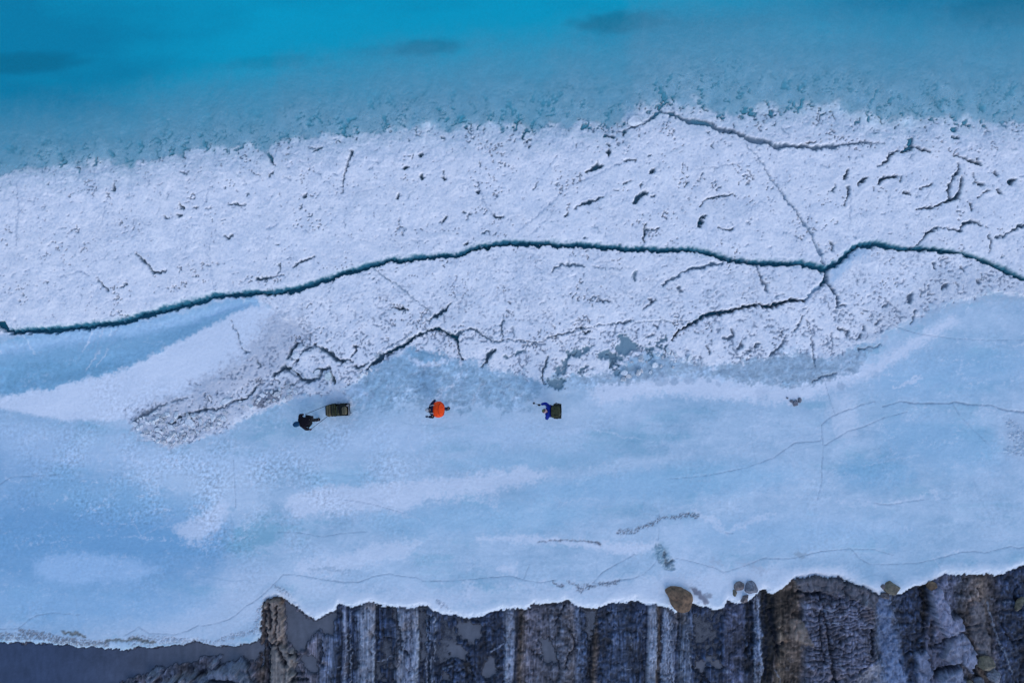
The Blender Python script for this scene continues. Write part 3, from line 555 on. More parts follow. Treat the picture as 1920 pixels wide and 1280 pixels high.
# dirt crumbs pressed up along seams
def crumbs(pts, col=(0.16, 0.17, 0.20), k=0.9, dens=0.25, seed=0):
    sl, D, Wd, _ = line_field(pts, 20, (WX, WY))
    s = D - Wd / 2
    n = perlin(MX[sl] * 9, MY[sl] * 9, 130 + seed) + 0.5 * perlin(MX[sl] * 17, MY[sl] * 17, 140 + seed)
    m = sstep(2, -1.5, s) * sstep(dens - 0.15, dens + 0.15, np.abs(n))
    m2 = sstep(2, -1.5, s) * sstep(0.1, 0.5, n)
    tint(sl, m * k, col); H[sl] += 0.05 * m2 - 0.03 * m
crumbs([(1157, 998, 5), (1170, 997, 9), (1190, 994, 9), (1205, 988, 5), (1222, 982, 6), (1234, 975, 5), (1238, 970, 9), (1250, 970, 5), (1268, 968, 7), (1285, 966, 9), (1305, 966, 8)])
crumbs([(1008, 1015, 3), (1030, 1014, 2), (1060, 1012, 2), (1095, 1014, 2), (1118, 1016, 3), (1124, 1018, 6)], dens=0.05)
crumbs([(1036, 1090, 3), (1045, 1096, 4), (1055, 1098, 5)], dens=0.1, seed=1)
crumbs([(1066, 1090, 4), (1080, 1097, 4), (1088, 1103, 14), (1100, 1098, 10), (1115, 1100, 6), (1125, 1094, 4), (1140, 1094, 8), (1160, 1088, 4)], dens=0.2, seed=2)
crumbs([(1235, 1025, 12), (1240, 1040, 22), (1250, 1055, 26), (1258, 1062, 16)], (0.20, 0.30, 0.34), 0.8, 0.1, 3)
soft_patch(ell(1240, 1035, 14, 16), (0.26, 0.40, 0.47), 0.6, 6, noise=6)
crack([(1246, 1036, 5), (1247, 1050, 5), (1250, 1060, 8), (1262, 1052, 6)], 0.08, (0.13, 0.17, 0.19), 0.85)
crumbs([(40, 1180, 6), (60, 1188, 12), (100, 1196, 16), (150, 1203, 14), (200, 1206, 12)], (0.20, 0.19, 0.2), 0.8, 0.15, 4)
crumbs([(0, 1190, 14), (50, 1196, 16)], (0.20, 0.19, 0.2), 0.7, 0.2, 4)
crumbs([(250, 1200, 22), (330, 1200, 12), (400, 1203, 8), (480, 1180, 10), (487, 1140, 6)], (0.26, 0.25, 0.28), 0.6, 0.3, 5)
crumbs([(118, 1183, 3), (145, 1188, 7), (160, 1192, 3)], (0.18, 0.18, 0.16), 0.9, -0.2, 6)
crumbs([(200, 1200, 3), (260, 1197, 6), (290, 1204, 5)], (0.18, 0.18, 0.16), 0.9, -0.1, 6)
crumbs([(520, 1100, 8), (530, 1108, 14), (545, 1118, 5)], (0.25, 0.28, 0.32), 0.7, 0.25, 7)
crumbs([(820, 1128, 8), (835, 1135, 10), (850, 1146, 4)], (0.30, 0.33, 0.38), 0.6, 0.25, 8)
crumbs([(1895, 790, 14), (1905, 815, 26), (1925, 840, 34), (1885, 846, 10)], (0.30, 0.31, 0.35), 0.35, 0.55, 9)
soft_patch([(612, 750), (622, 742), (640, 738), (656, 744), (664, 756), (656, 762), (620, 762)], WH, 0.6, 4, noise=5)
for k in range(14): soft_patch(ell(rng.uniform(565, 690), rng.uniform(738, 800), rng.uniform(2, 5), rng.uniform(1.5, 3)), WH, 0.45, 2, noise=2)
soft_patch([(1490, 1036), (1515, 1034), (1512, 1044), (1498, 1050)], (0.30, 0.37, 0.42), 0.7, 3, noise=3)
soft_patch([(1330, 1046), (1348, 1048), (1350, 1056), (1334, 1054)], (0.45, 0.50, 0.56), 0.6, 3, noise=4)
soft_patch([(1380, 1052), (1415, 1056), (1440, 1068), (1425, 1072), (1395, 1062)], (0.40, 0.44, 0.50), 0.5, 4, noise=7)

# dirt flecks that thicken towards the rims of the middle plates
fl = (perlin(MX * 6, MY * 7, 150) + 0.5 * perlin(MX * 13, MY * 13, 152)) * (0.25 + 1.2 * perlin(MX * 1.1, MY * 1.1, 151))
rim = sstep(0.05, 0.3, fl) * FINE * NEAR * np.where(NORTH, 0.25, 1.0) * np.where(ROCK, 0, 1)
rim *= 0.40 + 1.2 * sstep(-160, 0, PY - np.interp(PX, [240, 500, 760, 1000, 1250, 1500, 1700, 1920], [790, 735, 655, 700, 670, 665, 600, 560]))
rim = np.clip(rim, 0, 1.2)
C = C * (1 - 0.7 * rim[..., None]) + np.array((0.24, 0.28, 0.34), np.float32) * 0.7 * rim[..., None]
H -= 0.03 * rim
# speckled frost on the smooth ice
fr_ = sstep(0.02, 0.30, fbm(MX * 0.9 + cloud2, MY * 1.3, 3, 165)) * sstep(0.0, 0.35, fbm(MX * 5 + cloud3, MY * 6, 4, 166, 0.8)) * (1 - CR) * NEAR * np.where(ROCK, 0, 1)
fzone = 0.25 + 0.55 * sstep(420, 60, np.hypot(PX - 330, (PY - 900) * 2.0)) + 0.35 * sstep(500, 80, np.hypot(PX - 1700, (PY - 700) * 2.0))
fr_ = (fr_ * fzone)[..., None]
C = C * (1 - fr_) + np.array((0.72, 0.74, 0.79), np.float32) * fr_
sp = (perlin(MX * 6, MY * 7, 160) + perlin(MX * 12, MY * 12, 161)) * (0.5 + perlin(MX * 0.6, MY * 0.6, 162)) * (1 - CR) * NEAR
frost = sstep(560, 80, np.hypot(PX - 380, (PY - 880) * 2.2))
C *= (1 + np.clip(sp * (0.07 + 0.25 * frost), -0.35, 0.25))[..., None]

# ------------------------------ plate levels
def lift(pts, dz, tiltx=0, tilty=0):
    sl, D = poly_field(pts, 20, (WX, WY))
    m = sstep(2, -2, D)
    cx = np.mean([p[0] for p in pts]); cy = np.mean([p[1] for p in pts])
    H[sl] += m * (dz + tiltx * (PX[sl] - cx) / 1000 + tilty * (PY[sl] - cy) / 1000)
cB = [(430, 553), (570, 540), (740, 489), (945, 457), (1240, 468), (1375, 488), (1547, 508), (1546, 532), (1506, 566), (1460, 572), (1405, 575), (1340, 586), (1285, 612), (1258, 637), (1258, 603), (1170, 606), (1010, 642), (925, 642), (880, 616), (855, 630), (820, 616), (780, 630), (700, 680), (680, 690), (640, 678), (592, 646), (540, 603), (500, 576), (484, 566)]
cE = [(700, 680), (760, 645), (820, 616), (855, 630), (862, 660), (870, 674), (830, 672), (765, 652), (730, 672), (690, 700)]
cC = [(855, 630), (880, 616), (925, 642), (1010, 642), (1170, 606), (1258, 603), (1258, 637), (1285, 612), (1340, 586), (1405, 575), (1460, 572), (1506, 566), (1516, 605), (1527, 690), (1500, 668), (1450, 668), (1400, 682), (1340, 690), (1280, 678), (1240, 660), (1180, 668), (1155, 690), (1140, 704), (1060, 702), (1010, 712), (960, 700), (900, 685), (870, 674), (862, 660)]
cD = [(1553, 508), (1640, 458), (1800, 475), (1930, 528), (2400, 700), (2400, 720), (1930, 552), (1870, 548), (1800, 563), (1740, 580), (1690, 610), (1600, 655), (1560, 672), (1527, 690), (1516, 605), (1506, 566), (1546, 532)]
cF = [(592, 646), (640, 678), (680, 690), (690, 700), (640, 735), (600, 710), (566, 712), (534, 688), (545, 655)]
cG = apron[:9] + [(540, 603), (592, 646), (545, 655), (534, 688), (512, 706), (470, 745), (403, 768), (338, 783), (262, 812), (245, 788), (120, 788), (0, 765), (-900, 900)]
lift(cB, 0.05, 0.05); lift(cC, 0.02, 0, -0.3); lift(cD, 0.03, 0.05, -0.2); lift(cE, -0.03); lift(cF, 0.05, 0, -0.3)
sl, D = poly_field(wedge, 30, (WX, WY)); H[sl] -= 0.10 * sstep(4, -25, D)

# ------------------------------ going under water in the north
wdx = wd * np.interp(PX, [0, 600, 1000, 1400, 1920], [1.3, 1.05, 0.95, 0.72, 0.75]).astype(np.float32)
slope = np.interp(np.where(wd > 0, wdx, wd), [-50, -14, 3, 22, 65, 130, 260, 900, 6000], [0, -0.13, -0.25, -0.33, -0.47, -0.8, -1.7, -4, -8]).astype(np.float32)
vn = np.maximum(perlin((MX + 0.4 * MY) * 3.6 + 0.6 * n3, (MY - 0.4 * MX) * 1.5 + 0.6 * n4, 171), perlin((MX - 0.5 * MY) * 3.2 + 0.6 * n3, (MY + 0.5 * MX) * 1.7 + 0.6 * n4, 175)) + 0.25 * perlin(MX * 0.6, MY * 0.6, 176)
voids = sstep(0.50, 0.76, vn) * sstep(-12, 12, wd) * sstep(120, 30, wd) * NEAR
H += slope - 0.22 * voids + 0.05 * sstep(-30, 0, wd) * sstep(80, 10, wd) * perlin(MX * 1.2, MY * 1.2, 172)
H += sstep(0, 40, wd) * 0.05 * fbm(MX * 1.5, MY * 1.0, 3, 173)
C = C * (1 - 0.85 * voids[..., None]) + np.array((0.03, 0.10, 0.13), np.float32) * 0.85 * voids[..., None]
wetm = (sstep(-48, 0, wd + 10 * cloud3) * sstep(30, -5, wd) * NEAR)[..., None] * 0.55
C = C * (1 - wetm) + C * np.array((0.72, 0.84, 0.88), np.float32) * wetm
sub = sstep(-4, 20, wd)[..., None]; slv = fbm(MX * 1.6 + 0.8 * cloud2, MY * 1.6, 4, 177, 0.7)
C *= 1 + sub * 0.50 * slv[..., None]; C = C * (1 - sub) + C * np.array((0.78, 0.89, 0.89), np.float32) * sub

# ------------------------------ shore edge of the ice, rock
rb = np.abs(sd_)
edge = np.where(ROCK, 0, sstep(-16, 0, sd_))
H += np.where(ROCK, 0, 0.04 * sstep(-40, -12, sd_) - 0.13 * sstep(-11, 1, sd_) ** 1.5)
wh_edge = sstep(-26, -5, sd_ + 6 * cloud3) * np.where(ROCK, 0, 1) * sstep(470, 520, PX)
C = C * (1 - 0.5 * wh_edge[..., None]) + np.array(SNOW, np.float32) * 0.5 * wh_edge[..., None]

RKX = PX + 7 * perlin(MX * 0.35, MY * 0.30, 201) + 2.2 * perlin(MX * 2.2, MY * 0.6, 202)
DK = (0.026, 0.040, 0.078); MD = (0.10, 0.13, 0.20); LT = (0.30, 0.335, 0.42); TAN = (0.20, 0.155, 0.13); BRN = (0.13, 0.095, 0.075); SIL = (0.155, 0.145, 0.18); PUR = (0.13, 0.135, 0.19); BLK = (0.012, 0.016, 0.03); BLU = (0.12, 0.155, 0.23)
cols = [(-3000, SIL), (470, SIL), (492, BRN), (503, DK), (508, DK), (513, TAN), (532, TAN), (538, SIL), (590, SIL), (602, (0.16, 0.18, 0.25)), (624, MD), (632, DK), (640, DK), (646, (0.2, 0.22, 0.3)), (652, DK), (663, DK), (670, MD), (682, LT), (703, LT), (706, DK), (738, DK), (746, MD), (752, LT),
        (768, (0.2, 0.23, 0.32)), (780, LT), (783, (0.35, 0.4, 0.5)), (786, DK), (796, DK), (800, MD), (804, DK), (812, MD), (818, DK), (940, DK), (946, MD), (950, LT), (960, (0.3, 0.34, 0.45)), (966, DK), (975, BRN), (990, SIL), (1050, (0.12, 0.13, 0.17)), (1075, (0.12, 0.11, 0.12)), (1085, MD), (1100, DK), (1108, BLK), (1116, BRN), (1124, DK),
        (1160, (0.055, 0.08, 0.14)), (1210, DK), (1215, LT), (1228, LT), (1232, BRN), (1240, DK), (1244, (0.24, 0.28, 0.37)), (1264, (0.22, 0.25, 0.34)), (1268, DK), (1280, (0.13, 0.16, 0.22)), (1294, MD), (1300, DK), (1355, DK), (1365, (0.07, 0.08, 0.13)), (1392, (0.07, 0.08, 0.13)), (1400, DK), (1412, DK), (1416, MD), (1426, MD), (1430, BLK), (1448, BLK),
        (1456, BRN), (1462, (0.17, 0.125, 0.09)), (1480, BRN), (1500, BRN), (1512, PUR), (1560, PUR), (1630, PUR), (1645, MD), (1652, BLU), (1670, BLU), (1682, MD), (1695, DK), (1728, DK), (1740, BLK), (1750, (0.17, 0.18, 0.26)), (1785, (0.17, 0.18, 0.26)), (1800, (0.06, 0.065, 0.085)), (1840, BRN), (1880, DK), (1930, DK), (5000, DK)]
cx = [c[0] for c in cols]
RC = np.stack([np.interp(RKX, cx, [c[1][k] for c in cols]) for k in range(3)], -1).astype(np.float32)
st = fbm(MX * 9.0 + 0.6 * perlin(MX * 1.0, MY * 0.5, 211), MY * 0.55, 4, 212, 0.75)     # grain along the strata
mo = fbm(MX * 2.6, MY * 2.6, 5, 220, 0.7)
mo2 = perlin(MX * 7, MY * 5, 231)
wob = perlin(MX * 0.25, MY * 0.8, 233)
st2 = perlin(MX * 16 + 0.8 * n3, MY * 2.2, 236) ; mo3 = perlin(MX * 13, MY * 9, 237) ; mo4 = perlin(MX * 5 + n3, MY * 3.2 + n4, 238)
crk = ridged(MX * 1.7 + 0.5 * mo, MY * 1.1 + 0.5 * mo, 3, 239)
lum = RC.mean(-1); con = np.interp(lum, [0.03, 0.10, 0.22, 0.35], [1.25, 1.08, 0.70, 0.52]).astype(np.float32)
blk = fbm(MX * 0.9 + 0.5 * mo, MY * 0.55 + 0.3 * mo, 3, 243)                       # broad angular tone blocks
blk = np.round(blk * 6) / 6 * 0.6 + blk * 0.4
st3 = perlin(RKX / PPM * 20, MY * 0.35, 244) + 0.7 * perlin(RKX / PPM * 9, MY * 0.22, 245)
sw = np.interp(PX, [450, 600, 830, 860, 940, 970, 1120, 1200, 1280, 1400, 1450, 1500], [.5, 1, 1, .35, .5, .6, .35, .9, .9, .5, .8, .35]).astype(np.float32)
val = np.exp(con * ((0.8 * st + 0.95 * st3) * sw + 1.5 * mo + 0.75 * mo2 * (1.2 - sw) + 0.25 * st2 * sw + 0.45 * mo3 * (1.2 - sw) + 0.5 * mo4 * (1.2 - sw) + 1.2 * blk)) * (1 - 0.55 * sstep(0.62, 0.9, crk))
RC *= (0.66 * np.clip(val, 0.12, 4.0))[..., None] * np.array((0.98, 0.95, 0.92), np.float32)
# pale scratchy flecks
flk = sstep(0.28, 0.5, perlin(MX * 5 + 2 * mo, MY * 3, 235) + 0.4 * mo2)
RC += (0.055 * flk * (0.5 + mo) * (0.5 + mo3))[..., None] * np.array((0.8, 1.0, 1.35), np.float32)
rust = sstep(0.18, 0.5, fbm(MX * 0.9, MY * 0.9, 3, 240)) * 0.5
RC = RC * (1 - rust[..., None]) + RC * np.array((1.5, 1.05, 0.7), np.float32) * rust[..., None]
RH = -0.10 + 0.04 * st + 0.10 * mo + 0.02 * mo2 + 0.006 * st2 + 0.006 * mo3 + 0.10 * blk + 0.02 * st3 * sw - 0.05 * sstep(0.62, 0.9, crk) + 0.012 * np.clip(sd_ / 40, 0, 30) + 0.06 * np.interp(RKX, cx, [sum(c[1]) for c in cols])
RG = np.full_like(PX, 0.45)

def rpoly(pts, dz=0.0, col=None, k=1.0, soft=3, noise=3.0, coords=None, mult=None, gloss=None, flat=None):
    sl, D = poly_field(pts, 30 + soft, coords or (WX, WY))
    D = D + noise * (0.8 * mo2[sl] + perlin(MX[sl] * 3, MY[sl] * 3, 250) + (1.2 * perlin(MX[sl] * 1.6, MY[sl] * 1.6, 251) if flat is not None else 0))
    m = sstep(soft, -soft, D) * k
    RH[sl] += dz * m
    mm = m[..., None]
    if col is not None: RC[sl] = RC[sl] * (1 - mm) + np.array(col, np.float32) * mm * (np.clip(val[sl], 0.55, 1.8)[..., None] ** (0.5 if flat is None else 0))
    if mult is not None: RC[sl] *= 1 + (mult - 1) * mm
    if flat is not None: RH[sl] = RH[sl] * (1 - m) + flat * m
def rline(pts, dz, col=(0.012, 0.014, 0.022), k=0.9, soft=1.6):
    sl, D, Wd, _ = line_field(pts, 22, (WX, WY))
    m = sstep(soft, -soft, D - Wd / 2)
    RH[sl] += dz * m
    RC[sl] = RC[sl] * (1 - (m * k)[..., None]) + np.array(col, np.float32) * (m * k)[..., None]
SILT_Z = -0.16
siltc = (0.12, 0.115, 0.145)
# the silty moat and pools: bed below the water that fills them
rpoly([(-3000, 1150), (480, 1190), (495, 1215), (480, 1240), (430, 1250), (390, 1235), (330, 1245), (300, 1262), (250, 1268), (200, 1290), (-200, 1330), (-3000, 1600)], flat=-0.40, soft=4, noise=4, col=siltc)
moat = [[(535, 1128), (548, 1132), (575, 1165), (600, 1162), (630, 1146), (632, 1165), (622, 1195), (605, 1190), (600, 1180), (578, 1200), (560, 1230), (550, 1225), (535, 1200), (532, 1160)],
        [(555, 1228), (580, 1225), (596, 1242), (594, 1262), (575, 1258)],
        [(855, 1172), (880, 1170), (902, 1174), (900, 1195), (888, 1208), (878, 1200), (868, 1202), (858, 1190)],
        [(832, 1215), (850, 1206), (868, 1212), (876, 1225), (868, 1240), (855, 1236)],
        [(912, 1245), (922, 1235), (930, 1262), (915, 1280), (905, 1270)], [(828, 1255), (838, 1262), (846, 1278), (832, 1275)],
        [(1302, 1240), (1322, 1238), (1325, 1250), (1320, 1262), (1308, 1252)], [(1326, 1240), (1345, 1238), (1358, 1250), (1350, 1262), (1335, 1248)],
        [(1010, 1200), (1030, 1195), (1042, 1225), (1045, 1245), (1028, 1248), (1012, 1225)], [(545, 1232), (555, 1240), (560, 1262), (545, 1255)]]
for p in moat: rpoly(p, flat=-0.34, soft=2.5, noise=3.5, col=siltc)
# rocks standing out of the silty water at the lower left
for p, dz in [([(355, 1280), (358, 1262), (368, 1254), (374, 1256), (370, 1266), (362, 1282)], .34), ([(318, 1290), (332, 1270), (345, 1258), (352, 1262), (346, 1275), (335, 1290)], .34), ([(276, 1290), (280, 1262), (288, 1250), (300, 1250), (304, 1256), (296, 1270), (288, 1290)], .36),
              ([(370, 1290), (384, 1262), (395, 1255), (412, 1250), (430, 1240), (445, 1244), (460, 1262), (470, 1290)], .34), ([(392, 1246), (398, 1240), (402, 1232), (412, 1226), (420, 1228), (412, 1240), (400, 1250)], .30), ([(440, 1240), (452, 1232), (462, 1238), (475, 1262), (482, 1290), (462, 1285)], .36),
              ([(236, 1290), (242, 1276), (252, 1272), (262, 1282), (262, 1290)], .28), ([(300, 1290), (310, 1275), (330, 1265), (372, 1262), (400, 1275), (460, 1288), (520, 1400), (200, 1400)], .32)]:
    rpoly(p, dz=dz, col=(0.13, 0.145, 0.185), soft=2.5, noise=3)
for g in [[(278, 1262, 3), (286, 1250, 5), (302, 1250, 3)], [(345, 1260, 3), (338, 1272, 3)], [(390, 1258, 5), (372, 1262, 4), (360, 1275, 3)], [(410, 1248, 5), (430, 1236, 4), (440, 1240, 4)], [(455, 1235, 4), (465, 1245, 4), (470, 1262, 4), (478, 1280, 3)], [(385, 1275, 5), (410, 1272, 6), (440, 1272, 5), (460, 1280, 4)], [(545, 1185, 3), (568, 1180, 2)],
          [(548, 1222, 3), (568, 1212, 6), (572, 1192, 2)]]:
    rline(g, -0.12)
# holes in the silt near the tan slab
for g in [[(553, 1196, 3), (566, 1193, 9)], [(550, 1208, 4), (565, 1212, 9), (568, 1218, 6)], [(605, 1168, 6), (605, 1180, 6)], [(604, 1188, 3), (606, 1190, 3)], [(561, 1150, 6), (562, 1170, 4)], [(600, 1200, 6), (601, 1230, 5), (600, 1245, 4)], [(595, 1240, 3), (605, 1250, 3)]]:
    rline(g, -0.15, (0.015, 0.03, 0.06))
# tan slab and its crest
rpoly([(497, 1126), (508, 1122), (525, 1124), (532, 1140), (532, 1185), (522, 1206), (505, 1205), (498, 1175)], dz=0.26, col=TAN, soft=2, noise=2)
rpoly([(505, 1212), (520, 1206), (552, 1222), (558, 1245), (552, 1290), (545, 1400), (500, 1400), (504, 1250)], dz=0.2, col=(0.19, 0.165, 0.15), soft=2.5, noise=3)
for g in [[(505, 1130, 5), (507, 1150, 7), (509, 1175, 5)], [(520, 1135, 2.5), (518, 1175, 3), (521, 1200, 4)], [(500, 1140, 4), (499, 1180, 4), (504, 1200, 5), (506, 1240, 6), (504, 1290, 5)], [(508, 1206, 5), (522, 1207, 6)], [(520, 1210, 3), (532, 1232, 7), (535, 1243, 5)], [(540, 1222, 3), (555, 1230, 4)],
          [(495, 1200, 4), (492, 1220, 5), (490, 1250, 3)], [(556, 1245, 3), (556, 1262, 4), (545, 1275, 6), (575, 1272, 6)]]:
    rline(g, -0.2)
# dark hollows in the striped rock
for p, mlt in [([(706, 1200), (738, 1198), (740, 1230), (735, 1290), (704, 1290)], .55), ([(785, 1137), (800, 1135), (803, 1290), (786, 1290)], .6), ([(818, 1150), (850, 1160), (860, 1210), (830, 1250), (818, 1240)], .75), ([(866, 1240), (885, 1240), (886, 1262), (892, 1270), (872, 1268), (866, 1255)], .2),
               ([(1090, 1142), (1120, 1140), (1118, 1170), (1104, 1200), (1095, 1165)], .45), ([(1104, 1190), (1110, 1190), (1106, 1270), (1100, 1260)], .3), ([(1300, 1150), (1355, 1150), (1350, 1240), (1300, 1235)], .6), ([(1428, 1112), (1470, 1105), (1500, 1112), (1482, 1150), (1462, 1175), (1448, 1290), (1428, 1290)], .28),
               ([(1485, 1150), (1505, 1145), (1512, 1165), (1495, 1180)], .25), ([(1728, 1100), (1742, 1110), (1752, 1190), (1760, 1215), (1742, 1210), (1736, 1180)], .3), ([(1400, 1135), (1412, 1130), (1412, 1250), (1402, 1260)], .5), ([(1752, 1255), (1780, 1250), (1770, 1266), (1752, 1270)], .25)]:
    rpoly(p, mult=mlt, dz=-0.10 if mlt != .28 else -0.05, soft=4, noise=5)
for g in [[(735, 1105, 3), (738, 1140, 6), (745, 1180, 6), (752, 1215, 6), (765, 1228, 4), (790, 1185, 0)][:5], [(1782, 1188, 2), (1800, 1180, 3), (1840, 1170, 2)], [(1758, 1208, 4), (1780, 1196, 3), (1808, 1180, 3)], [(1755, 1260, 6), (1775, 1252, 7), (1795, 1246, 4)], [(1816, 1190, 3), (1828, 1230, 3), (1832, 1270, 4)],
          [(1500, 1110, 5), (1520, 1112, 6), (1540, 1110, 4)], [(1537, 1112, 5), (1545, 1160, 4), (1550, 1190, 5), (1558, 1230, 6), (1562, 1275, 6)], [(1535, 1145, 3), (1536, 1200, 4), (1545, 1240, 3)], [(1632, 1178, 6), (1636, 1225, 6)], [(1585, 1085, 4), (1590, 1095, 4), (1580, 1105, 3), (1592, 1120, 4)], [(1605, 1260, 3), (1630, 1240, 3), (1650, 1232, 2)],
          [(1445, 1150, 8), (1455, 1190, 5), (1460, 1230, 5)], [(1470, 1205, 4), (1460, 1215, 4)], [(1075, 1190, 2), (1080, 1210, 4), (1066, 1232, 3), (1060, 1255, 3)], [(1060, 1130, 2), (1050, 1155, 3), (1040, 1170, 2)], [(1032, 1202, 2), (1040, 1215, 3), (1048, 1255, 2)], [(882, 1172, 2), (872, 1188, 4), (882, 1205, 8), (880, 1210, 4)],
          [(856, 1206, 4), (862, 1212, 6)], [(872, 1222, 3), (880, 1235, 4)], [(858, 1165, 7), (864, 1166, 5)], [(875, 1163, 5), (900, 1165, 4)], [(1300, 1252, 5), (1318, 1265, 7), (1330, 1280, 4)], [(1318, 1250, 4), (1350, 1252, 5)], [(1320, 1110, 0), (1322, 1112, 0)], [(1910, 1095, 3), (1905, 1115, 4), (1912, 1135, 5), (1920, 1145, 3)],
          [(1720, 1160, 2), (1740, 1180, 3)], [(1690, 1240, 4), (1700, 1262, 3)], [(1715, 1222, 3), (1700, 1225, 4)], [(790, 1202, 3), (815, 1203, 3), (840, 1208, 3)], [(740, 1196, 2), (705, 1198, 2)], [(1880, 1170, 4), (1900, 1205, 4), (1920, 1200, 3)]]:
    rline(g, -0.12)
# layered dome: sheets a few centimetres thick
lay = np.abs(((PY * 0.115 + 0.02 * (PX - 1560) + 1.6 * perlin(MX * 0.5, MY * 0.8, 260) + 0.6 * perlin(MX * 3, MY * 3, 261)) % 1) - 0.5)
dome = np.zeros_like(PX)
sl, D = poly_field([(1505, 1112), (1540, 1105), (1600, 1112), (1640, 1135), (1645, 1230), (1600, 1290), (1500, 1290), (1515, 1200)], 40, (WX, WY))
dome[sl] = sstep(8, -8, D)
RH += dome * 0.06 * sstep(0.05, 0.25, lay); RC *= (1 - 0.55 * dome * sstep(0.18, 0.03, lay))[..., None]
rpoly([(1490, 1088), (1530, 1078), (1600, 1092), (1650, 1115), (1640, 1145), (1600, 1120), (1540, 1108), (1505, 1110)], dz=0.16, col=(0.10, 0.095, 0.11), soft=3)
rpoly([(1505, 1115), (1640, 1130), (1645, 1240), (1590, 1290), (1510, 1290)], dz=0.14, soft=10)
rpoly([(1478, 1165), (1500, 1160), (1510, 1175), (1522, 1210), (1505, 1205), (1488, 1195)], dz=0.08, col=(0.20, 0.15, 0.12), k=.8)
rpoly([(1605, 1260), (1650, 1240), (1652, 1290), (1600, 1290)], dz=0.05, col=(0.20, 0.20, 0.23), k=.7)
# the pale rib on the right, in broken slabs
rpoly([(1742, 1105), (1762, 1100), (1772, 1130), (1782, 1160), (1800, 1155), (1810, 1178), (1790, 1190), (1768, 1188), (1755, 1165)], dz=0.3, col=(0.20, 0.205, 0.28), soft=2, noise=2)
rpoly([(1784, 1190), (1808, 1182), (1820, 1200), (1826, 1235), (1822, 1262), (1800, 1242), (1775, 1240), (1765, 1232), (1778, 1205)], dz=0.24, col=(0.17, 0.18, 0.24), soft=2, noise=3)
rpoly([(1716, 1225), (1738, 1218), (1750, 1262), (1740, 1290), (1722, 1290)], dz=0.15, col=(0.14, 0.16, 0.23), soft=2, noise=3)
rpoly([(1762, 1262), (1800, 1252), (1812, 1290), (1760, 1290)], dz=0.2, col=(0.14, 0.16, 0.22), soft=2, noise=3)
rpoly([(1648, 1120), (1668, 1118), (1672, 1170), (1690, 1220), (1705, 1290), (1665, 1290), (1652, 1220), (1648, 1160)], dz=-0.05, col=(0.13, 0.17, 0.26), soft=5, noise=3)
rpoly([(1820, 1130), (1846, 1125), (1850, 1180), (1862, 1235), (1838, 1240), (1822, 1190)], dz=0.06, col=(0.12, 0.11, 0.12), k=.8, soft=4)
rline([(1852, 1130, 2), (1862, 1160, 2), (1872, 1200, 2), (1890, 1235, 2), (1900, 1260, 2)], 0.03, (0.3, 0.34, 0.42), 0.6)
for g in [[(836, 1207, 1.5), (820, 1203, 2), (785, 1206, 1)], [(945, 1208, 2), (930, 1216, 2), (920, 1222, 2)], [(735, 1232, 2), (718, 1240, 2.5), (706, 1242, 2)], [(1530, 1143, 1), (1560, 1142, 1.5)], [(1540, 1167, 1), (1575, 1166, 1)], [(1424, 1130, 1.5), (1422, 1180, 2), (1427, 1230, 2), (1430, 1270, 2)], [(1251, 1150, 3), (1256, 1200, 3), (1262, 1280, 2)], [(1246, 1150, 2), (1243, 1210, 2), (1240, 1280, 2)]]:
    rline(g, 0.02, (0.36, 0.40, 0.50), 0.7, 1.4)
def shoreat(x): return float(np.interp(x, *as_curve(shoreline)))
for x, w, c in [(645, 1.5, 1), (649, 1.2, 1), (656, 1.2, 1), (677, 1.0, 1), (700, 1.6, 1), (756, 1.3, 1), (766, 1.1, 1), (775, 1.3, 1), (781, 2.2, 1), (784, 1.2, 1), (799, 1.3, 1), (806, 1.1, 1), (815, 1.3, 1), (951, 1.6, 1), (957, 1.8, 1), (1219, 1.6, 1), (1226, 1.3, 1), (1247, 1.5, 1), (1252, 1.4, 1), (1259, 1.4, 1), (1290, 1.0, 1), (1417, 1.2, 1), (1423, 1.2, 1),
                (640, 2.2, 0), (663, 1.8, 0), (706, 2.0, 0), (737, 2.5, 0), (747, 1.6, 0), (761, 1.6, 0), (771, 1.4, 0), (788, 3.0, 0), (795, 2.4, 0), (803, 1.8, 0), (811, 1.6, 0), (966, 2, 0), (1103, 2.4, 0), (1113, 1.8, 0), (1206, 1.6, 0), (1232, 1.8, 0), (1240, 2.4, 0), (1255, 1.5, 0), (1266, 2, 0), (1410, 2.5, 0), (1430, 4, 0), (1436, 5, 0)]:
    y0 = shoreat(x) + 4; dx_ = rng.normal() * 2 + (4 if x > 1200 else -1)
    for seg in range(4):
        if rng.random() < 0.18: continue
        ya = y0 + seg * 40 + rng.uniform(0, 10); yb = ya + rng.uniform(26, 46)
        g = [(x + dx_ * (ya - y0) / 130 + rng.normal() * 0.5, ya, w * 0.6), (x + dx_ * ((ya + yb) / 2 - y0) / 130, (ya + yb) / 2, w), (x + dx_ * (yb - y0) / 130, yb, w * 0.5)]
        rline(g, 0.015 if c else -0.05, (0.38, 0.41, 0.49) if c else (0.012, 0.016, 0.028), 0.75 if c else 0.8, 1.1)
for k in range(90):                                                     # short pale veins and dark joints at odd angles
    x = rng.uniform(600, 1920); y = shoreat(x) + rng.uniform(8, 190); a = rng.uniform(-0.6, 0.6) if k % 2 else rng.uniform(0.9, 2.2); L = rng.uniform(6, 26)
    g = [(x, y, 1.0), (x + L * 0.5 * math.cos(a) + rng.normal(), y + L * 0.5 * math.sin(a) + rng.normal() * 2, 1.7), (x + L * math.cos(a), y + L * math.sin(a), 0.8)]
    if k % 5 < 2: rline(g, 0.012, (0.26, 0.29, 0.36), 0.6, 1.1)
    else: rline(g, -0.06, (0.012, 0.015, 0.024), 0.8, 1.3)
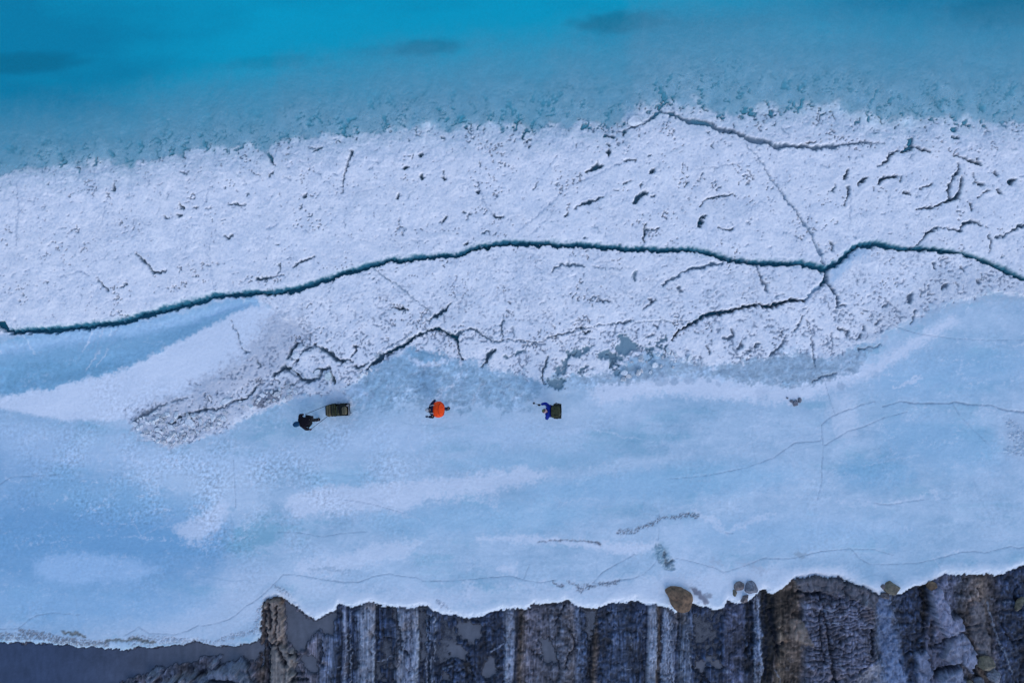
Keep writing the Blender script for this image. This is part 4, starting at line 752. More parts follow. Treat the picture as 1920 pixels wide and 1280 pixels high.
# silt beside the boulders
rpoly([(1293, 1098), (1308, 1100), (1320, 1115), (1328, 1128), (1316, 1140), (1305, 1128)], dz=0, col=siltc, soft=2)
# shadow line under the ice lip, painted into the rock colour
wet_or_shade = sstep(9, 1, sd_) * ROCK
RC *= (1 - 0.35 * wet_or_shade)[..., None]

RH = np.where(NEAR > 0.05, RH, RH)
far = np.clip((PY - 1340) / 40, 0, None)
RH += 0.02 * far + 0.5 * np.clip(far / 20, 0, 40) ** 1.1 * (0.6 + fbm(MX * 0.05, MY * 0.05, 3, 270))
lip = sstep(0, 5, sd_)
H = np.where(ROCK, H * 0 + (-0.10) * (1 - lip) + RH * lip, H).astype(np.float32)
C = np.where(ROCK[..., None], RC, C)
G = np.where(ROCK, 0.35, G)
# silt strip lying on the shore ice between the boulders
soft_patch([(1293, 1098), (1306, 1100), (1320, 1114), (1330, 1126), (1322, 1134), (1310, 1120)], (0.20, 0.20, 0.24), 0.95, 2, coords=(WX, WY))
soft_patch([(1320, 1112), (1334, 1112), (1334, 1118), (1322, 1120)], (0.24, 0.25, 0.29), 0.8, 2, coords=(WX, WY))
C = np.clip(C, 0.004, 0.9)

# ------------------------------ objects cut from the grid
def mat(name):
    m = bpy.data.materials.new(name); m.use_nodes = True
    nt = m.node_tree
    return m, nt, nt.nodes['Principled BSDF']

def ground_material(name, bump_scale, bump_dist, var, stretch=(1, 1, 1), rough0=0.85, rough1=0.38):
    m, nt, b = mat(name)
    at = nt.nodes.new('ShaderNodeAttribute'); at.attribute_name = 'albedo'
    ag = nt.nodes.new('ShaderNodeAttribute'); ag.attribute_name = 'slick'
    tc = nt.nodes.new('ShaderNodeTexCoord')
    mp = nt.nodes.new('ShaderNodeMapping'); mp.inputs['Scale'].default_value = stretch
    nt.links.new(tc.outputs['Object'], mp.inputs[0])
    no = nt.nodes.new('ShaderNodeTexNoise'); no.inputs['Scale'].default_value = bump_scale; no.inputs['Detail'].default_value = 5; no.inputs['Roughness'].default_value = 0.65
    nt.links.new(mp.outputs[0], no.inputs['Vector'])
    mr = nt.nodes.new('ShaderNodeMapRange'); mr.inputs['From Min'].default_value = 0.25; mr.inputs['From Max'].default_value = 0.75; mr.inputs['To Min'].default_value = 1 - var; mr.inputs['To Max'].default_value = 1 + var
    nt.links.new(no.outputs['Fac'], mr.inputs['Value'])
    mul = nt.nodes.new('ShaderNodeVectorMath'); mul.operation = 'SCALE'
    nt.links.new(at.outputs['Color'], mul.inputs[0]); nt.links.new(mr.outputs[0], mul.inputs['Scale'])
    nt.links.new(mul.outputs[0], b.inputs['Base Color'])
    rr = nt.nodes.new('ShaderNodeMapRange'); rr.inputs['To Min'].default_value = rough0; rr.inputs['To Max'].default_value = rough1
    nt.links.new(ag.outputs['Fac'], rr.inputs['Value']); nt.links.new(rr.outputs[0], b.inputs['Roughness'])
    bu = nt.nodes.new('ShaderNodeBump'); bu.inputs['Distance'].default_value = bump_dist; bu.inputs['Strength'].default_value = 0.8
    nt.links.new(no.outputs['Fac'], bu.inputs['Height']); nt.links.new(bu.outputs[0], b.inputs['Normal'])
    b.inputs['IOR'].default_value = 1.31
    return m
M_SNOW = ground_material('crusted_snow', 9, 0.015, 0.05)
M_ICE = ground_material('clear_ice', 7, 0.008, 0.06, (1, 1.6, 1))
M_ROCK = ground_material('striated_rock', 8, 0.018, 0.30, (1.8, 0.9, 1), 0.75, 0.5)

VX = ((PX - 960) / PPM).astype(np.float32); VY = ((640 - PY) / PPM).astype(np.float32)
LAB = np.zeros(PX.shape, np.int32)            # 0 lake ice
def inside(pts, lab):
    sl, D = poly_field(pts, 8, (WX, WY))
    LAB[sl] = np.where(D < 0, lab, LAB[sl])
for i, p in enumerate([cG, wedge, cF, cE, cC, cD, cB]): inside(p, 3 + i)
LAB[NORTH] = 1
LAB[ROCK] = 2
SLABS = [([(497, 1126), (508, 1122), (525, 1124), (532, 1140), (532, 1185), (522, 1206), (505, 1205), (498, 1175)], 'tan rock slab standing at the left end of the bare rock'),
         ([(505, 1212), (520, 1206), (552, 1222), (558, 1245), (552, 1290), (545, 1400), (500, 1400), (504, 1250)], 'grey tan rock slab below the tan one'),
         ([(1742, 1105), (1762, 1100), (1772, 1130), (1782, 1160), (1800, 1155), (1810, 1178), (1790, 1190), (1768, 1188), (1755, 1165)], 'pale upper slab of the rib'),
         ([(1784, 1190), (1808, 1182), (1820, 1200), (1826, 1235), (1822, 1262), (1800, 1242), (1775, 1240), (1765, 1232), (1778, 1205)], 'pale middle slab of the rib'),
         ([(1762, 1262), (1800, 1252), (1812, 1290), (1760, 1290)], 'lowest pale slab of the rib'),
         ([(1716, 1225), (1738, 1218), (1750, 1262), (1740, 1290), (1722, 1290)], 'grey slab left of the rib'),
         ([(1490, 1088), (1530, 1078), (1600, 1092), (1650, 1115), (1640, 1145), (1600, 1120), (1540, 1108), (1505, 1110)], 'brown cap slab over the layered dome'),
         ([(1505, 1115), (1640, 1130), (1645, 1240), (1590, 1290), (1510, 1290)], 'purple grey layered dome'),
         ([(370, 1290), (384, 1262), (395, 1255), (412, 1250), (430, 1240), (445, 1244), (460, 1262), (470, 1290)], 'jagged rock standing out of the silty water'),
         ([(276, 1290), (280, 1262), (288, 1250), (300, 1250), (304, 1256), (296, 1270), (288, 1290)], 'blunt rock standing out of the silty water')]
for i, (p, _) in enumerate(SLABS):
    sl, D = poly_field(p, 8, (WX, WY))
    LAB[sl] = np.where((D < 0) & ROCK[sl], 20 + i, LAB[sl])
FL = LAB[:-1, :-1]
vid = np.arange(NX * NY).reshape(NY, NX)
q = np.stack([vid[1:, :-1], vid[1:, 1:], vid[:-1, 1:], vid[:-1, :-1]], -1)
# faces on a seam belong to the lower-left label, so neighbouring pieces share their rim without a gap
def cut(name, lab, material):
    f = q[FL == lab].reshape(-1, 4)
    used, inv = np.unique(f, return_inverse=True)
    me = bpy.data.meshes.new(name)
    co = np.stack([VX.ravel()[used], VY.ravel()[used], H.ravel()[used]], -1).astype(np.float32)
    me.vertices.add(len(used)); me.vertices.foreach_set('co', co.ravel())
    me.loops.add(len(f) * 4); me.loops.foreach_set('vertex_index', inv.astype(np.int32).ravel())
    me.polygons.add(len(f)); me.polygons.foreach_set('loop_start', np.arange(0, len(f) * 4, 4, dtype=np.int32))
    me.polygons.foreach_set('loop_total', np.full(len(f), 4, np.int32))
    me.update(calc_edges=True)
    me.polygons.foreach_set('use_smooth', np.ones(len(f), bool))
    a = me.attributes.new('albedo', 'FLOAT_COLOR', 'POINT')
    cc = np.ones((len(used), 4), np.float32); cc[:, :3] = C.reshape(-1, 3)[used]
    a.data.foreach_set('color', cc.ravel())
    a = me.attributes.new('slick', 'FLOAT', 'POINT'); a.data.foreach_set('value', np.clip(G.ravel()[used], 0, 1).astype(np.float32))
    me.materials.append(material)
    o = bpy.data.objects.new(name, me); COL.objects.link(o)
    return o
def tag(o, label=None, cat=None, group=None, kind=None):
    if label: o['label'] = label
    if cat: o['category'] = cat
    if group: o['group'] = group
    if kind: o['kind'] = kind
    return o
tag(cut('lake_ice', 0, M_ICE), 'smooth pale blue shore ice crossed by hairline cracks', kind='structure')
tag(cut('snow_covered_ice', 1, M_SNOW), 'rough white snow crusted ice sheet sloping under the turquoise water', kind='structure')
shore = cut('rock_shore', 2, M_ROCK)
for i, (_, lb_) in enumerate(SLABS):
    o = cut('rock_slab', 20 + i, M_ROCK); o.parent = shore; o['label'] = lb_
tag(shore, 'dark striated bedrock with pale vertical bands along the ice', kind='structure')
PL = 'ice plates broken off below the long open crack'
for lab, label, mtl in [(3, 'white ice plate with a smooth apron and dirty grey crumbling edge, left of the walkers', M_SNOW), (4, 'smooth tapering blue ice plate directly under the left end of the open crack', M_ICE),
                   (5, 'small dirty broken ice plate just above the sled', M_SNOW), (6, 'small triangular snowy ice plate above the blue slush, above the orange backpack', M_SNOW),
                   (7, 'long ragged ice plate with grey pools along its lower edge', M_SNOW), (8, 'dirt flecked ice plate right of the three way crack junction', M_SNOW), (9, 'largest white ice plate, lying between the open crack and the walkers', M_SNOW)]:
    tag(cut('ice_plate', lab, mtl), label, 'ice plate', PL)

# ------------------------------ water
def water_sheet(name, xs, ys, z, colf, alphaf, rough=0.12):
    X, Y = np.meshgrid(xs, ys)
    A = alphaf(X, Y); Cc = colf(X, Y)
    nx, ny = len(xs), len(ys)
    me = bpy.data.meshes.new(name)
    v = np.arange(nx * ny).reshape(ny, nx)
    f = np.stack([v[1:, :-1], v[1:, 1:], v[:-1, 1:], v[:-1, :-1]], -1).reshape(-1, 4)
    co = np.stack([(X.ravel() - 960) / PPM, (640 - Y.ravel()) / PPM, np.full(nx * ny, z)], -1).astype(np.float32)
    me.vertices.add(nx * ny); me.vertices.foreach_set('co', co.ravel())
    me.loops.add(len(f) * 4); me.loops.foreach_set('vertex_index', f.astype(np.int32).ravel())
    me.polygons.add(len(f)); me.polygons.foreach_set('loop_start', np.arange(0, len(f) * 4, 4, dtype=np.int32)); me.polygons.foreach_set('loop_total', np.full(len(f), 4, np.int32))
    me.update(calc_edges=True)
    a = me.attributes.new('albedo', 'FLOAT_COLOR', 'POINT')
    cc = np.ones((nx * ny, 4), np.float32); cc[:, :3] = Cc.reshape(-1, 3); a.data.foreach_set('color', cc.ravel())
    a = me.attributes.new('turbid', 'FLOAT', 'POINT'); a.data.foreach_set('value', A.astype(np.float32).ravel())
    m, nt, b = mat(name)
    at = nt.nodes.new('ShaderNodeAttribute'); at.attribute_name = 'albedo'
    au = nt.nodes.new('ShaderNodeAttribute'); au.attribute_name = 'turbid'
    tc = nt.nodes.new('ShaderNodeTexCoord'); no = nt.nodes.new('ShaderNodeTexNoise'); no.inputs['Scale'].default_value = 14; no.inputs['Detail'].default_value = 4
    nt.links.new(tc.outputs['Object'], no.inputs['Vector'])
    mr = nt.nodes.new('ShaderNodeMapRange'); mr.inputs['From Min'].default_value = 0.25; mr.inputs['From Max'].default_value = 0.75; mr.inputs['To Min'].default_value = 0.93; mr.inputs['To Max'].default_value = 1.07
    nt.links.new(no.outputs['Fac'], mr.inputs['Value'])
    mul = nt.nodes.new('ShaderNodeVectorMath'); mul.operation = 'SCALE'
    nt.links.new(at.outputs['Color'], mul.inputs[0]); nt.links.new(mr.outputs[0], mul.inputs['Scale'])
    nt.links.new(mul.outputs[0], b.inputs['Base Color'])
    b.inputs['Roughness'].default_value = rough; b.inputs['IOR'].default_value = 1.33
    nt.links.new(au.outputs['Fac'], b.inputs['Alpha'])
    me.materials.append(m)
    o = bpy.data.objects.new(name, me); COL.objects.link(o)
    return o
def grid_sample(F, X, Y):
    ix = np.interp(X[0], AX, np.arange(NX)); iy = np.interp(Y[:, 0], AY, np.arange(NY))
    i0 = np.clip(np.floor(ix).astype(int), 0, NX - 2); j0 = np.clip(np.floor(iy).astype(int), 0, NY - 2)
    fx = (ix - i0)[None, :]; fy = (iy - j0)[:, None]
    J, I = np.meshgrid(j0, i0, indexing='ij')
    return F[J, I] * (1 - fx) * (1 - fy) + F[J, I + 1] * fx * (1 - fy) + F[J + 1, I] * (1 - fx) * fy + F[J + 1, I + 1] * fx * fy
wxs = np.concatenate([AX[:26:3], np.arange(-50, 1971, 3.5), AX[-26::3]]); wxs = np.unique(wxs)
wys = np.concatenate([AY[:26:2], np.arange(-40, 400, 3.5)]); wys = np.unique(wys)
def lake_alpha(X, Y):
    d = np.clip(WATER_Z - grid_sample(H, X, Y), 0, 50)
    return 0.34 * sstep(0, 0.05, d) + 0.66 * (1 - np.exp(-2.1 * d))
def lake_col(X, Y):
    base = np.array((0.0, 0.42, 0.52)); deep = np.array((0.0, 0.27, 0.37)); shal = np.array((0.13, 0.43, 0.52))
    d = np.clip(WATER_Z - grid_sample(H, X, Y), 0, 50)
    n = fbm(X / PPM * 0.12, Y / PPM * 0.5, 4, 301)
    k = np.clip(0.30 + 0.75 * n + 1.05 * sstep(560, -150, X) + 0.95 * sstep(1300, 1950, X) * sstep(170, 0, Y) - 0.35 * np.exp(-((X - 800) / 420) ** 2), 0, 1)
    kp = np.zeros(X.shape)
    for cx, cy, rx, ry, a in [(30, 115, 110, 20, .75), (800, 85, 62, 16, .7), (1172, 38, 92, 20, .85), (505, 112, 90, 12, .3), (1910, 15, 130, 30, .6), (1330, 40, 140, 14, .25), (720, 90, 60, 9, .2)]:
        e = np.sqrt(((X - cx) / rx) ** 2 + ((Y - cy + 0.05 * (X - cx)) / ry) ** 2) + 0.25 * perlin(X / 30, Y / 14, 305)
        k = np.clip(k + 0.4 * a * sstep(1.35, 0.55, e), 0, 1.3); kp = np.maximum(kp, a * sstep(1.4, 0.5, e))
    s = sstep(1.1, 0.05, d)
    c = base[None, None] * (1 - k[..., None]) + deep[None, None] * k[..., None]
    c = c * (1 - 0.75 * kp[..., None]) + np.array((0.0, 0.20, 0.26)) * 0.75 * kp[..., None]
    c = c * (1 - s[..., None]) + shal[None, None] * s[..., None]
    return np.clip(c, 0, 1)
tag(water_sheet('lake_water', wxs, wys, WATER_Z, lake_col, lake_alpha, 0.1), 'milky turquoise lake water', kind='structure')
def const(c): return lambda X, Y: np.broadcast_to(np.array(c), X.shape + (3,)).copy()
tag(water_sheet('crack_water', np.linspace(-600, 2500, 8), np.linspace(404, 660, 4), WATER_Z - 0.02, const((0.010, 0.12, 0.17)), lambda X, Y: np.full(X.shape, 0.97), 0.05), 'dark teal water in the long open crack', kind='structure')
sxs = np.unique(np.concatenate([AX[:27:3], np.arange(-50, 1971, 3.5), AX[-26::3]])); sys_ = np.arange(1090, 1460, 3.5)
def silt_alpha(X, Y):
    d = np.clip(SILT_Z - grid_sample(H, X, Y), 0, 5)
    return np.clip(0.35 * sstep(0, 0.02, d) + 0.64 * (1 - np.exp(-14 * d)), 0, 1) * sstep(1400, 1370, X)
def silt_col(X, Y):
    n = 2.0 * fbm(X / 60, Y / 60, 4, 311, 0.7)[..., None] + 0.9 * perlin(X / 7, Y / 25, 312)[..., None] + 0.7 * perlin(X / 5, Y / 5, 313)[..., None]
    k = sstep(480, 60, X)[..., None]
    return (np.array((0.116, 0.120, 0.140)) * (1 - k) + np.array((0.050, 0.068, 0.115)) * k) * (1 + 0.16 * n)
silt = water_sheet('silty_meltwater', sxs, sys_, SILT_Z, silt_col, silt_alpha, 0.3)
tag(silt, 'flat grey brown silty meltwater between the ice edge and the rocks', kind='structure')

# ---------------------------------------------------------------- simple materials
def plain(name, col, rough=0.8, var=0.15, scale=8, col2=None, bump=0.0, wave=None):
    m, nt, b = mat(name)
    tc = nt.nodes.new('ShaderNodeTexCoord'); no = nt.nodes.new('ShaderNodeTexNoise'); no.inputs['Scale'].default_value = scale; no.inputs['Detail'].default_value = 5
    nt.links.new(tc.outputs['Object'], no.inputs['Vector'])
    src = no.outputs['Fac']
    if wave:
        w = nt.nodes.new('ShaderNodeTexWave'); w.inputs['Scale'].default_value = wave; w.inputs['Distortion'].default_value = 6; w.inputs['Detail'].default_value = 4; w.bands_direction = 'Y'
        nt.links.new(tc.outputs['Object'], w.inputs['Vector'])
        mx = nt.nodes.new('ShaderNodeMath'); mx.operation = 'MULTIPLY_ADD'; mx.inputs[1].default_value = 0.5
        nt.links.new(w.outputs['Fac'], mx.inputs[0]); nt.links.new(no.outputs['Fac'], mx.inputs[2])
        mx2 = nt.nodes.new('ShaderNodeMath'); mx2.operation = 'MULTIPLY'; mx2.inputs[1].default_value = 0.68
        nt.links.new(mx.outputs[0], mx2.inputs[0]); src = mx2.outputs[0]
    cr = nt.nodes.new('ShaderNodeValToRGB')
    c2 = col2 or tuple(min(1, c * (1 + var)) for c in col)
    cr.color_ramp.elements[0].color = tuple(c * (1 - var) for c in col) + (1,); cr.color_ramp.elements[0].position = 0.3
    cr.color_ramp.elements[1].color = tuple(c2) + (1,); cr.color_ramp.elements[1].position = 0.7
    nt.links.new(src, cr.inputs[0]); nt.links.new(cr.outputs[0], b.inputs['Base Color'])
    b.inputs['Roughness'].default_value = rough
    if 'cloth' in name or 'canvas' in name or 'knit' in name or 'webbing' in name or 'boot' in name or 'cover' in name: b.inputs['Specular IOR Level'].default_value = 0.12
    if bump:
        bu = nt.nodes.new('ShaderNodeBump'); bu.inputs['Distance'].default_value = bump
        nt.links.new(src, bu.inputs['Height']); nt.links.new(bu.outputs[0], b.inputs['Normal'])
    return m

def link_mesh(name, me, material, parent=None, smooth=False):
    o = bpy.data.objects.new(name, me); COL.objects.link(o)
    if material and not me.materials: me.materials.append(material)
    if smooth: me.polygons.foreach_set('use_smooth', np.ones(len(me.polygons), bool))
    if parent: o.parent = parent
    return o
def from_bm(name, bm, material, parent=None, smooth=False):
    me = bpy.data.meshes.new(name); bm.to_mesh(me); bm.free()
    return link_mesh(name, me, material, parent, smooth)

# ---------------------------------------------------------------- boulders
def rock_mesh(seed, dims, cuts=9, sub=4, rough=0.07, depth=0.75):
    r = np.random.default_rng(seed)
    bm = bmesh.new(); bmesh.ops.create_icosphere(bm, subdivisions=sub, radius=1)
    P = np.array([v.co[:] for v in bm.verts])
    for k in range(cuts):
        n = r.normal(size=3); n[2] = abs(n[2]) * 0.8; n /= np.linalg.norm(n)
        t = r.uniform(depth - 0.1, depth + 0.15)
        s = P @ n
        P = P - np.where(s > t, s - t, 0)[:, None] * n * 0.96
    nz = perlin(P[:, 0] * 2.2 + P[:, 2], P[:, 1] * 2.2 - P[:, 2], seed) + 0.5 * perlin(P[:, 0] * 6 + P[:, 2] * 5, P[:, 1] * 6, seed + 1)
    P = P * (1 + rough * nz)[:, None] * np.array(dims) / 2
    for v, p in zip(bm.verts, P): v.co = p
    me = bpy.data.meshes.new('boulder'); bm.to_mesh(me); bm.free()
    return me
M_BROWN = plain('brown_layered_rock', (0.10, 0.058, 0.035), 0.85, 0.4, 6, (0.22, 0.13, 0.075), 0.03)
M_OLIVE = plain('olive_rock', (0.10, 0.085, 0.065), 0.8, 0.4, 7, (0.19, 0.16, 0.11), 0.03)
M_GREYR = plain('grey_rock', (0.10, 0.105, 0.13), 0.8, 0.4, 8, (0.22, 0.23, 0.28), 0.03)
M_PINK = plain('brown_grey_rock', (0.12, 0.095, 0.10), 0.8, 0.4, 8, (0.22, 0.18, 0.18), 0.03)
def boulder(px, py, dims, rot, seed, m, label, group=None, z=0.0, depth=0.72):
    me = rock_mesh(seed, dims, depth=depth)
    o = link_mesh('boulder', me, m)
    p = W(px, py, z); o.location = p; o.rotation_euler = (R(rng.uniform(-6, 6)), R(rng.uniform(-6, 6)), R(rot))
    tag(o, label, 'boulder', group)
    return o
# the wedge-shaped brown boulder, traced outline with its own height
def slab_boulder(px, py, outline, height, m, label, seed):
    bm = bmesh.new()
    P = [Vector(((x - px) / PPM, (py - y) / PPM, 0)) for x, y in outline]
    n = len(P); rings = []
    for zz, sc, sh in [(-0.25, 0.96, 0), (0.0, 1.0, 0), (height * 0.5, 0.97, 0.0), (height * 0.85, 0.86, 0), (height, 0.62, 0), (height * 1.06, 0.3, 0)]:
        ring = []
        for k, p in enumerate(P):
            j = 1 + 0.05 * math.sin(seed + k * 2.1 + zz * 9)
            ring.append(bm.verts.new((p.x * sc * j, p.y * sc * j, zz + 0.05 * math.sin(k * 1.3 + seed) * (zz > 0.1))))
        rings.append(ring)
    for a, b in zip(rings[:-1], rings[1:]):
        for k in range(n): bm.faces.new((a[k], a[(k + 1) % n], b[(k + 1) % n], b[k]))
    bm.faces.new(rings[-1])
    bmesh.ops.recalc_face_normals(bm, faces=bm.faces)
    bmesh.ops.triangulate(bm, faces=[f for f in bm.faces if len(f.verts) > 4])
    bmesh.ops.subdivide_edges(bm, edges=bm.edges[:], cuts=2, use_grid_fill=True, smooth=0.6)
    for v in bm.verts:
        d = 0.03 * float(perlin(np.array([v.co.x * 5 + seed]), np.array([v.co.y * 5 + v.co.z * 4]), 5)[0])
        v.co += v.co.normalized() * d
    o = from_bm('boulder', bm, m, smooth=False)
    o.location = W(px, py, 0) + Vector((0, 0, -0.05)); tag(o, label, 'boulder')
    return o
slab_boulder(1273, 1122, [(1247, 1106), (1252, 1099), (1268, 1099), (1282, 1102), (1293, 1109), (1298, 1120), (1297, 1132), (1288, 1144), (1276, 1145), (1264, 1141), (1257, 1130), (1253, 1117)], 0.42, M_BROWN, 'wedge shaped brown layered boulder half frozen into the ice edge', 3)
boulder(1408, 1100, (0.72, 0.78, 0.7), 10, 21, M_GREYR, 'round grey boulder at the ice edge, biggest of its cluster')
boulder(1386, 1099, (0.52, 0.50, 0.5), 40, 22, M_PINK, 'brown grey boulder left of the round grey one at the ice edge')
boulder(1396, 1121, (0.50, 0.42, 0.45), 70, 23, M_PINK, 'brownish stone below the round grey boulder at the ice edge')
boulder(1377, 1110, (0.26, 0.36, 0.35), 10, 24, M_OLIVE, 'smallest stone at the left side of the cluster by the round grey boulder')
boulder(1672, 1101, (0.86, 0.64, 0.7), -10, 25, M_OLIVE, 'lone olive brown boulder in the notch of the ice edge at right')
boulder(1656, 1099, (0.36, 0.26, 0.3), -20, 26, M_PINK, 'flat chip of rock against the lone olive boulder')
boulder(1660, 1117, (0.42, 0.30, 0.4), 10, 27, M_PINK, 'small brown stone just below the lone olive boulder')
boulder(1746, 1098, (0.5, 0.5, 0.6), 10, 28, M_BROWN, 'rusty brown boulder at the top end of the pale rock rib')
boulder(1848, 1244, (0.90, 0.74, 0.7), 10, 29, M_OLIVE, 'large rounded olive boulder resting on the rocks at lower right', z=0.15)
boulder(1864, 1266, (0.62, 0.66, 0.6), -20, 30, M_GREYR, 'pale grey rounded stone below the large olive one', z=0.12)
boulder(1836, 1276, (0.5, 0.36, 0.45), 15, 31, M_GREYR, 'grey stone at the bottom edge, left of the pale rounded one', z=0.1)
boulder(1818, 1279, (0.34, 0.26, 0.35), 15, 32, M_OLIVE, 'little olive stone at the bottom edge of the photo, lower right', z=0.1)
boulder(1912, 1132, (0.3, 0.75, 0.4), -25, 33, M_OLIVE, 'narrow ochre stone in the dark rock at the right margin', z=0.02)
for k, (x, y, s) in enumerate([(1484, 752, .20), (1491, 755, .36), (1499, 750, .26), (1476, 746, .12)]):
    o = boulder(x, y, (s, s * 0.8, s * 0.6), k * 50, 40 + k, M_GREYR, ['little dark stone, left of the three on the open white ice', 'middle and largest dark stone of the trio on the open white ice', 'dark stone, right of the three on the open white ice', 'tiny crumb of rock left of the stone trio on the open ice'][k])
    o.name = 'stone' if k == 0 else 'stone.%03d' % k; o['category'] = 'stone'; o.location.z = 0.03

# ---------------------------------------------------------------- loose ice chunks
M_CHUNK = plain('chunk_ice', (0.60, 0.63, 0.67), 0.7, 0.12, 6, (0.76, 0.78, 0.81), 0.02)
M_CHUNKG = plain('dirty_chunk_ice', (0.42, 0.43, 0.46), 0.75, 0.2, 6, (0.62, 0.63, 0.66), 0.02)
M_BLUEI = plain('glassy_ice', (0.35, 0.47, 0.50), 0.35, 0.15, 5, (0.58, 0.66, 0.68), 0.01)
def chunk_mesh(seed):
    r = np.random.default_rng(seed)
    bm = bmesh.new()
    for k in range(18):
        a = r.uniform(0, 2 * math.pi); rad = r.uniform(0.7, 1.0)
        bm.verts.new((math.cos(a) * rad * 0.5, math.sin(a) * rad * 0.4, r.uniform(-0.25, 0.25)))
    bmesh.ops.convex_hull(bm, input=bm.verts[:])
    for v in [v for v in bm.verts if not v.link_faces]: bm.verts.remove(v)
    bmesh.ops.bevel(bm, geom=bm.edges[:], offset=0.03, segments=1, affect='EDGES')
    me = bpy.data.meshes.new('ice_chunk'); bm.to_mesh(me); bm.free()
    return me
def height_at(px, py):
    i = int(np.searchsorted(AX, px)); j = int(np.searchsorted(AY, py))
    return float(H[j, i])
CHM = [chunk_mesh(100 + k) for k in range(9)]
CHG = [m.copy() for m in CHM]
for m in CHM: m.materials.append(M_CHUNK)
for m in CHG: m.materials.append(M_CHUNKG)
def in_poly(x, y, pts):
    c = False; n = len(pts)
    for k in range(n):
        x0, y0 = pts[k][:2]; x1, y1 = pts[(k + 1) % n][:2]
        if (y0 > y) != (y1 > y) and x < (x1 - x0) * (y - y0) / (y1 - y0) + x0: c = not c
    return c
rubble_zones = [([(250, 790), (300, 770), (345, 778), (400, 772), (430, 770), (420, 795), (360, 818), (330, 836), (285, 826), (262, 812)], 105, 'jagged white ice chunk in the rubble heap left of the walkers', 'ice chunks in the left rubble heap', 4.5),
                ([(440, 757), (480, 740), (530, 722), (575, 728), (560, 740), (500, 762), (450, 778)], 26, 'small ice chunk on the dirty strip between rubble heap and sled', 'ice chunks on the dirty strip', 5),
                ([(655, 700), (690, 684), (705, 692), (670, 716)], 7, 'small ice chunk lying above the sled at the edge of the blue slush', 'ice chunks above the sled', 5),
                ([(1130, 655), (1160, 690), (1190, 672), (1240, 655), (1290, 668), (1330, 680), (1260, 690), (1170, 712)], 26, 'small white ice chunk frozen into the grey slush below the pools', 'ice chunks in the grey slush', 6)]
for poly_, cnt, label, group, mind in rubble_zones:
    xs = [p[0] for p in poly_]; ys = [p[1] for p in poly_]; placed = []
    tries = 0
    while len(placed) < cnt and tries < 6000:
        tries += 1
        x = rng.uniform(min(xs), max(xs)); y = rng.uniform(min(ys), max(ys))
        if not in_poly(x, y, poly_) or any((x - a) ** 2 + (y - b) ** 2 < mind ** 2 for a, b in placed): continue
        placed.append((x, y))
        k = rng.integers(0, 9)
        o = bpy.data.objects.new('ice_chunk', (CHM if rng.random() < 0.6 else CHG)[k]); COL.objects.link(o)
        s = rng.choice([0.16, 0.2, 0.26, 0.34], p=[.3, .35, .25, .1]) * rng.uniform(0.85, 1.15)
        o.scale = (s * rng.uniform(1, 1.5), s, s * rng.uniform(0.7, 1.2))
        p = W(x, y, 0); o.location = (p.x, p.y, height_at(x, y) + s * 0.10)
        o.rotation_euler = (rng.uniform(-0.5, 0.5), rng.uniform(-0.5, 0.5), rng.uniform(0, 6.28))
        tag(o, label, 'ice chunk', group)
# a few blocks that can be told apart
def block(px, py, L, Wd, Ht, rot, m, label, seed):
    me = chunk_mesh(seed); me.materials.append(m)
    o = bpy.data.objects.new('ice_chunk', me); COL.objects.link(o)
    o.scale = (L, Wd / 0.8, Ht * 2); p = W(px, py); o.location = (p.x, p.y, height_at(px, py) + Ht * 0.3); o.rotation_euler = (R(5), R(-6), R(rot))
    tag(o, label, 'ice chunk')
block(617, 705, 0.55, 0.36, 0.22, 80, M_BLUEI, 'glassy greenish ice block standing upright just above the sled', 201)
block(355, 792, 0.62, 0.46, 0.2, -20, M_CHUNK, 'biggest smooth white block in the middle of the left rubble heap', 202)
block(420, 753, 0.95, 0.28, 0.14, 22, M_CHUNK, 'long white ice splinter at the upper right rim of the left rubble heap', 203)
block(550, 699, 0.5, 0.2, 0.12, -40, M_CHUNK, 'slender white ice splinter bridging the dark gap above the sled', 204)
block(556, 667, 0.36, 0.5, 0.16, 80, M_CHUNK, 'upright white block beside the dark crack, above and left of the sled', 205)
block(1193, 225, 0.9, 0.55, 0.22, 20, M_CHUNK, 'bright white block at the water end of the upper right crack', 206)
block(596, 697, 0.42, 0.22, 0.14, 35, M_CHUNK, 'white crumb of ice left of the glassy greenish block', 207)

# ---------------------------------------------------------------- figures
def skin_mesh(name, verts, edges, material, parent=None, sub=2, root=0):
    me = bpy.data.meshes.new(name + '_cage')
    me.from_pydata([v[:3] for v in verts], edges, [])
    o = bpy.data.objects.new(name + '_cage', me); COL.objects.link(o)
    sk = o.modifiers.new('skin', 'SKIN'); sk.use_smooth_shade = True
    for i, v in enumerate(verts):
        r = v[3]; d = me.skin_vertices[0].data[i]
        d.radius = (r, r) if not isinstance(r, tuple) else r
        d.use_root = (i == root)
    ss = o.modifiers.new('sub', 'SUBSURF'); ss.levels = sub; ss.render_levels = sub
    dg = bpy.context.evaluated_depsgraph_get()
    m2 = bpy.data.meshes.new_from_object(o.evaluated_get(dg))
    bpy.data.objects.remove(o); bpy.data.meshes.remove(me)
    m2.name = name; m2.materials.clear(); m2.materials.append(material)
    r = link_mesh(name, m2, material, parent, True)
    return r
def chain(pts): return [(i, i + 1) for i in range(len(pts) - 1)]
M_SKIN = plain('skin', (0.42, 0.26, 0.20), 0.6, 0.05)
M_BOOT = plain('boot_leather', (0.02, 0.02, 0.03), 0.7)
M_NAVY = plain('navy_cloth', (0.010, 0.016, 0.045), 0.85, 0.25, 12, None, 0.01)
M_MAROON = plain('dark_maroon_cloth', (0.004, 0.004, 0.009), 0.85, 0.3, 8, (0.007, 0.005, 0.010), 0.01)
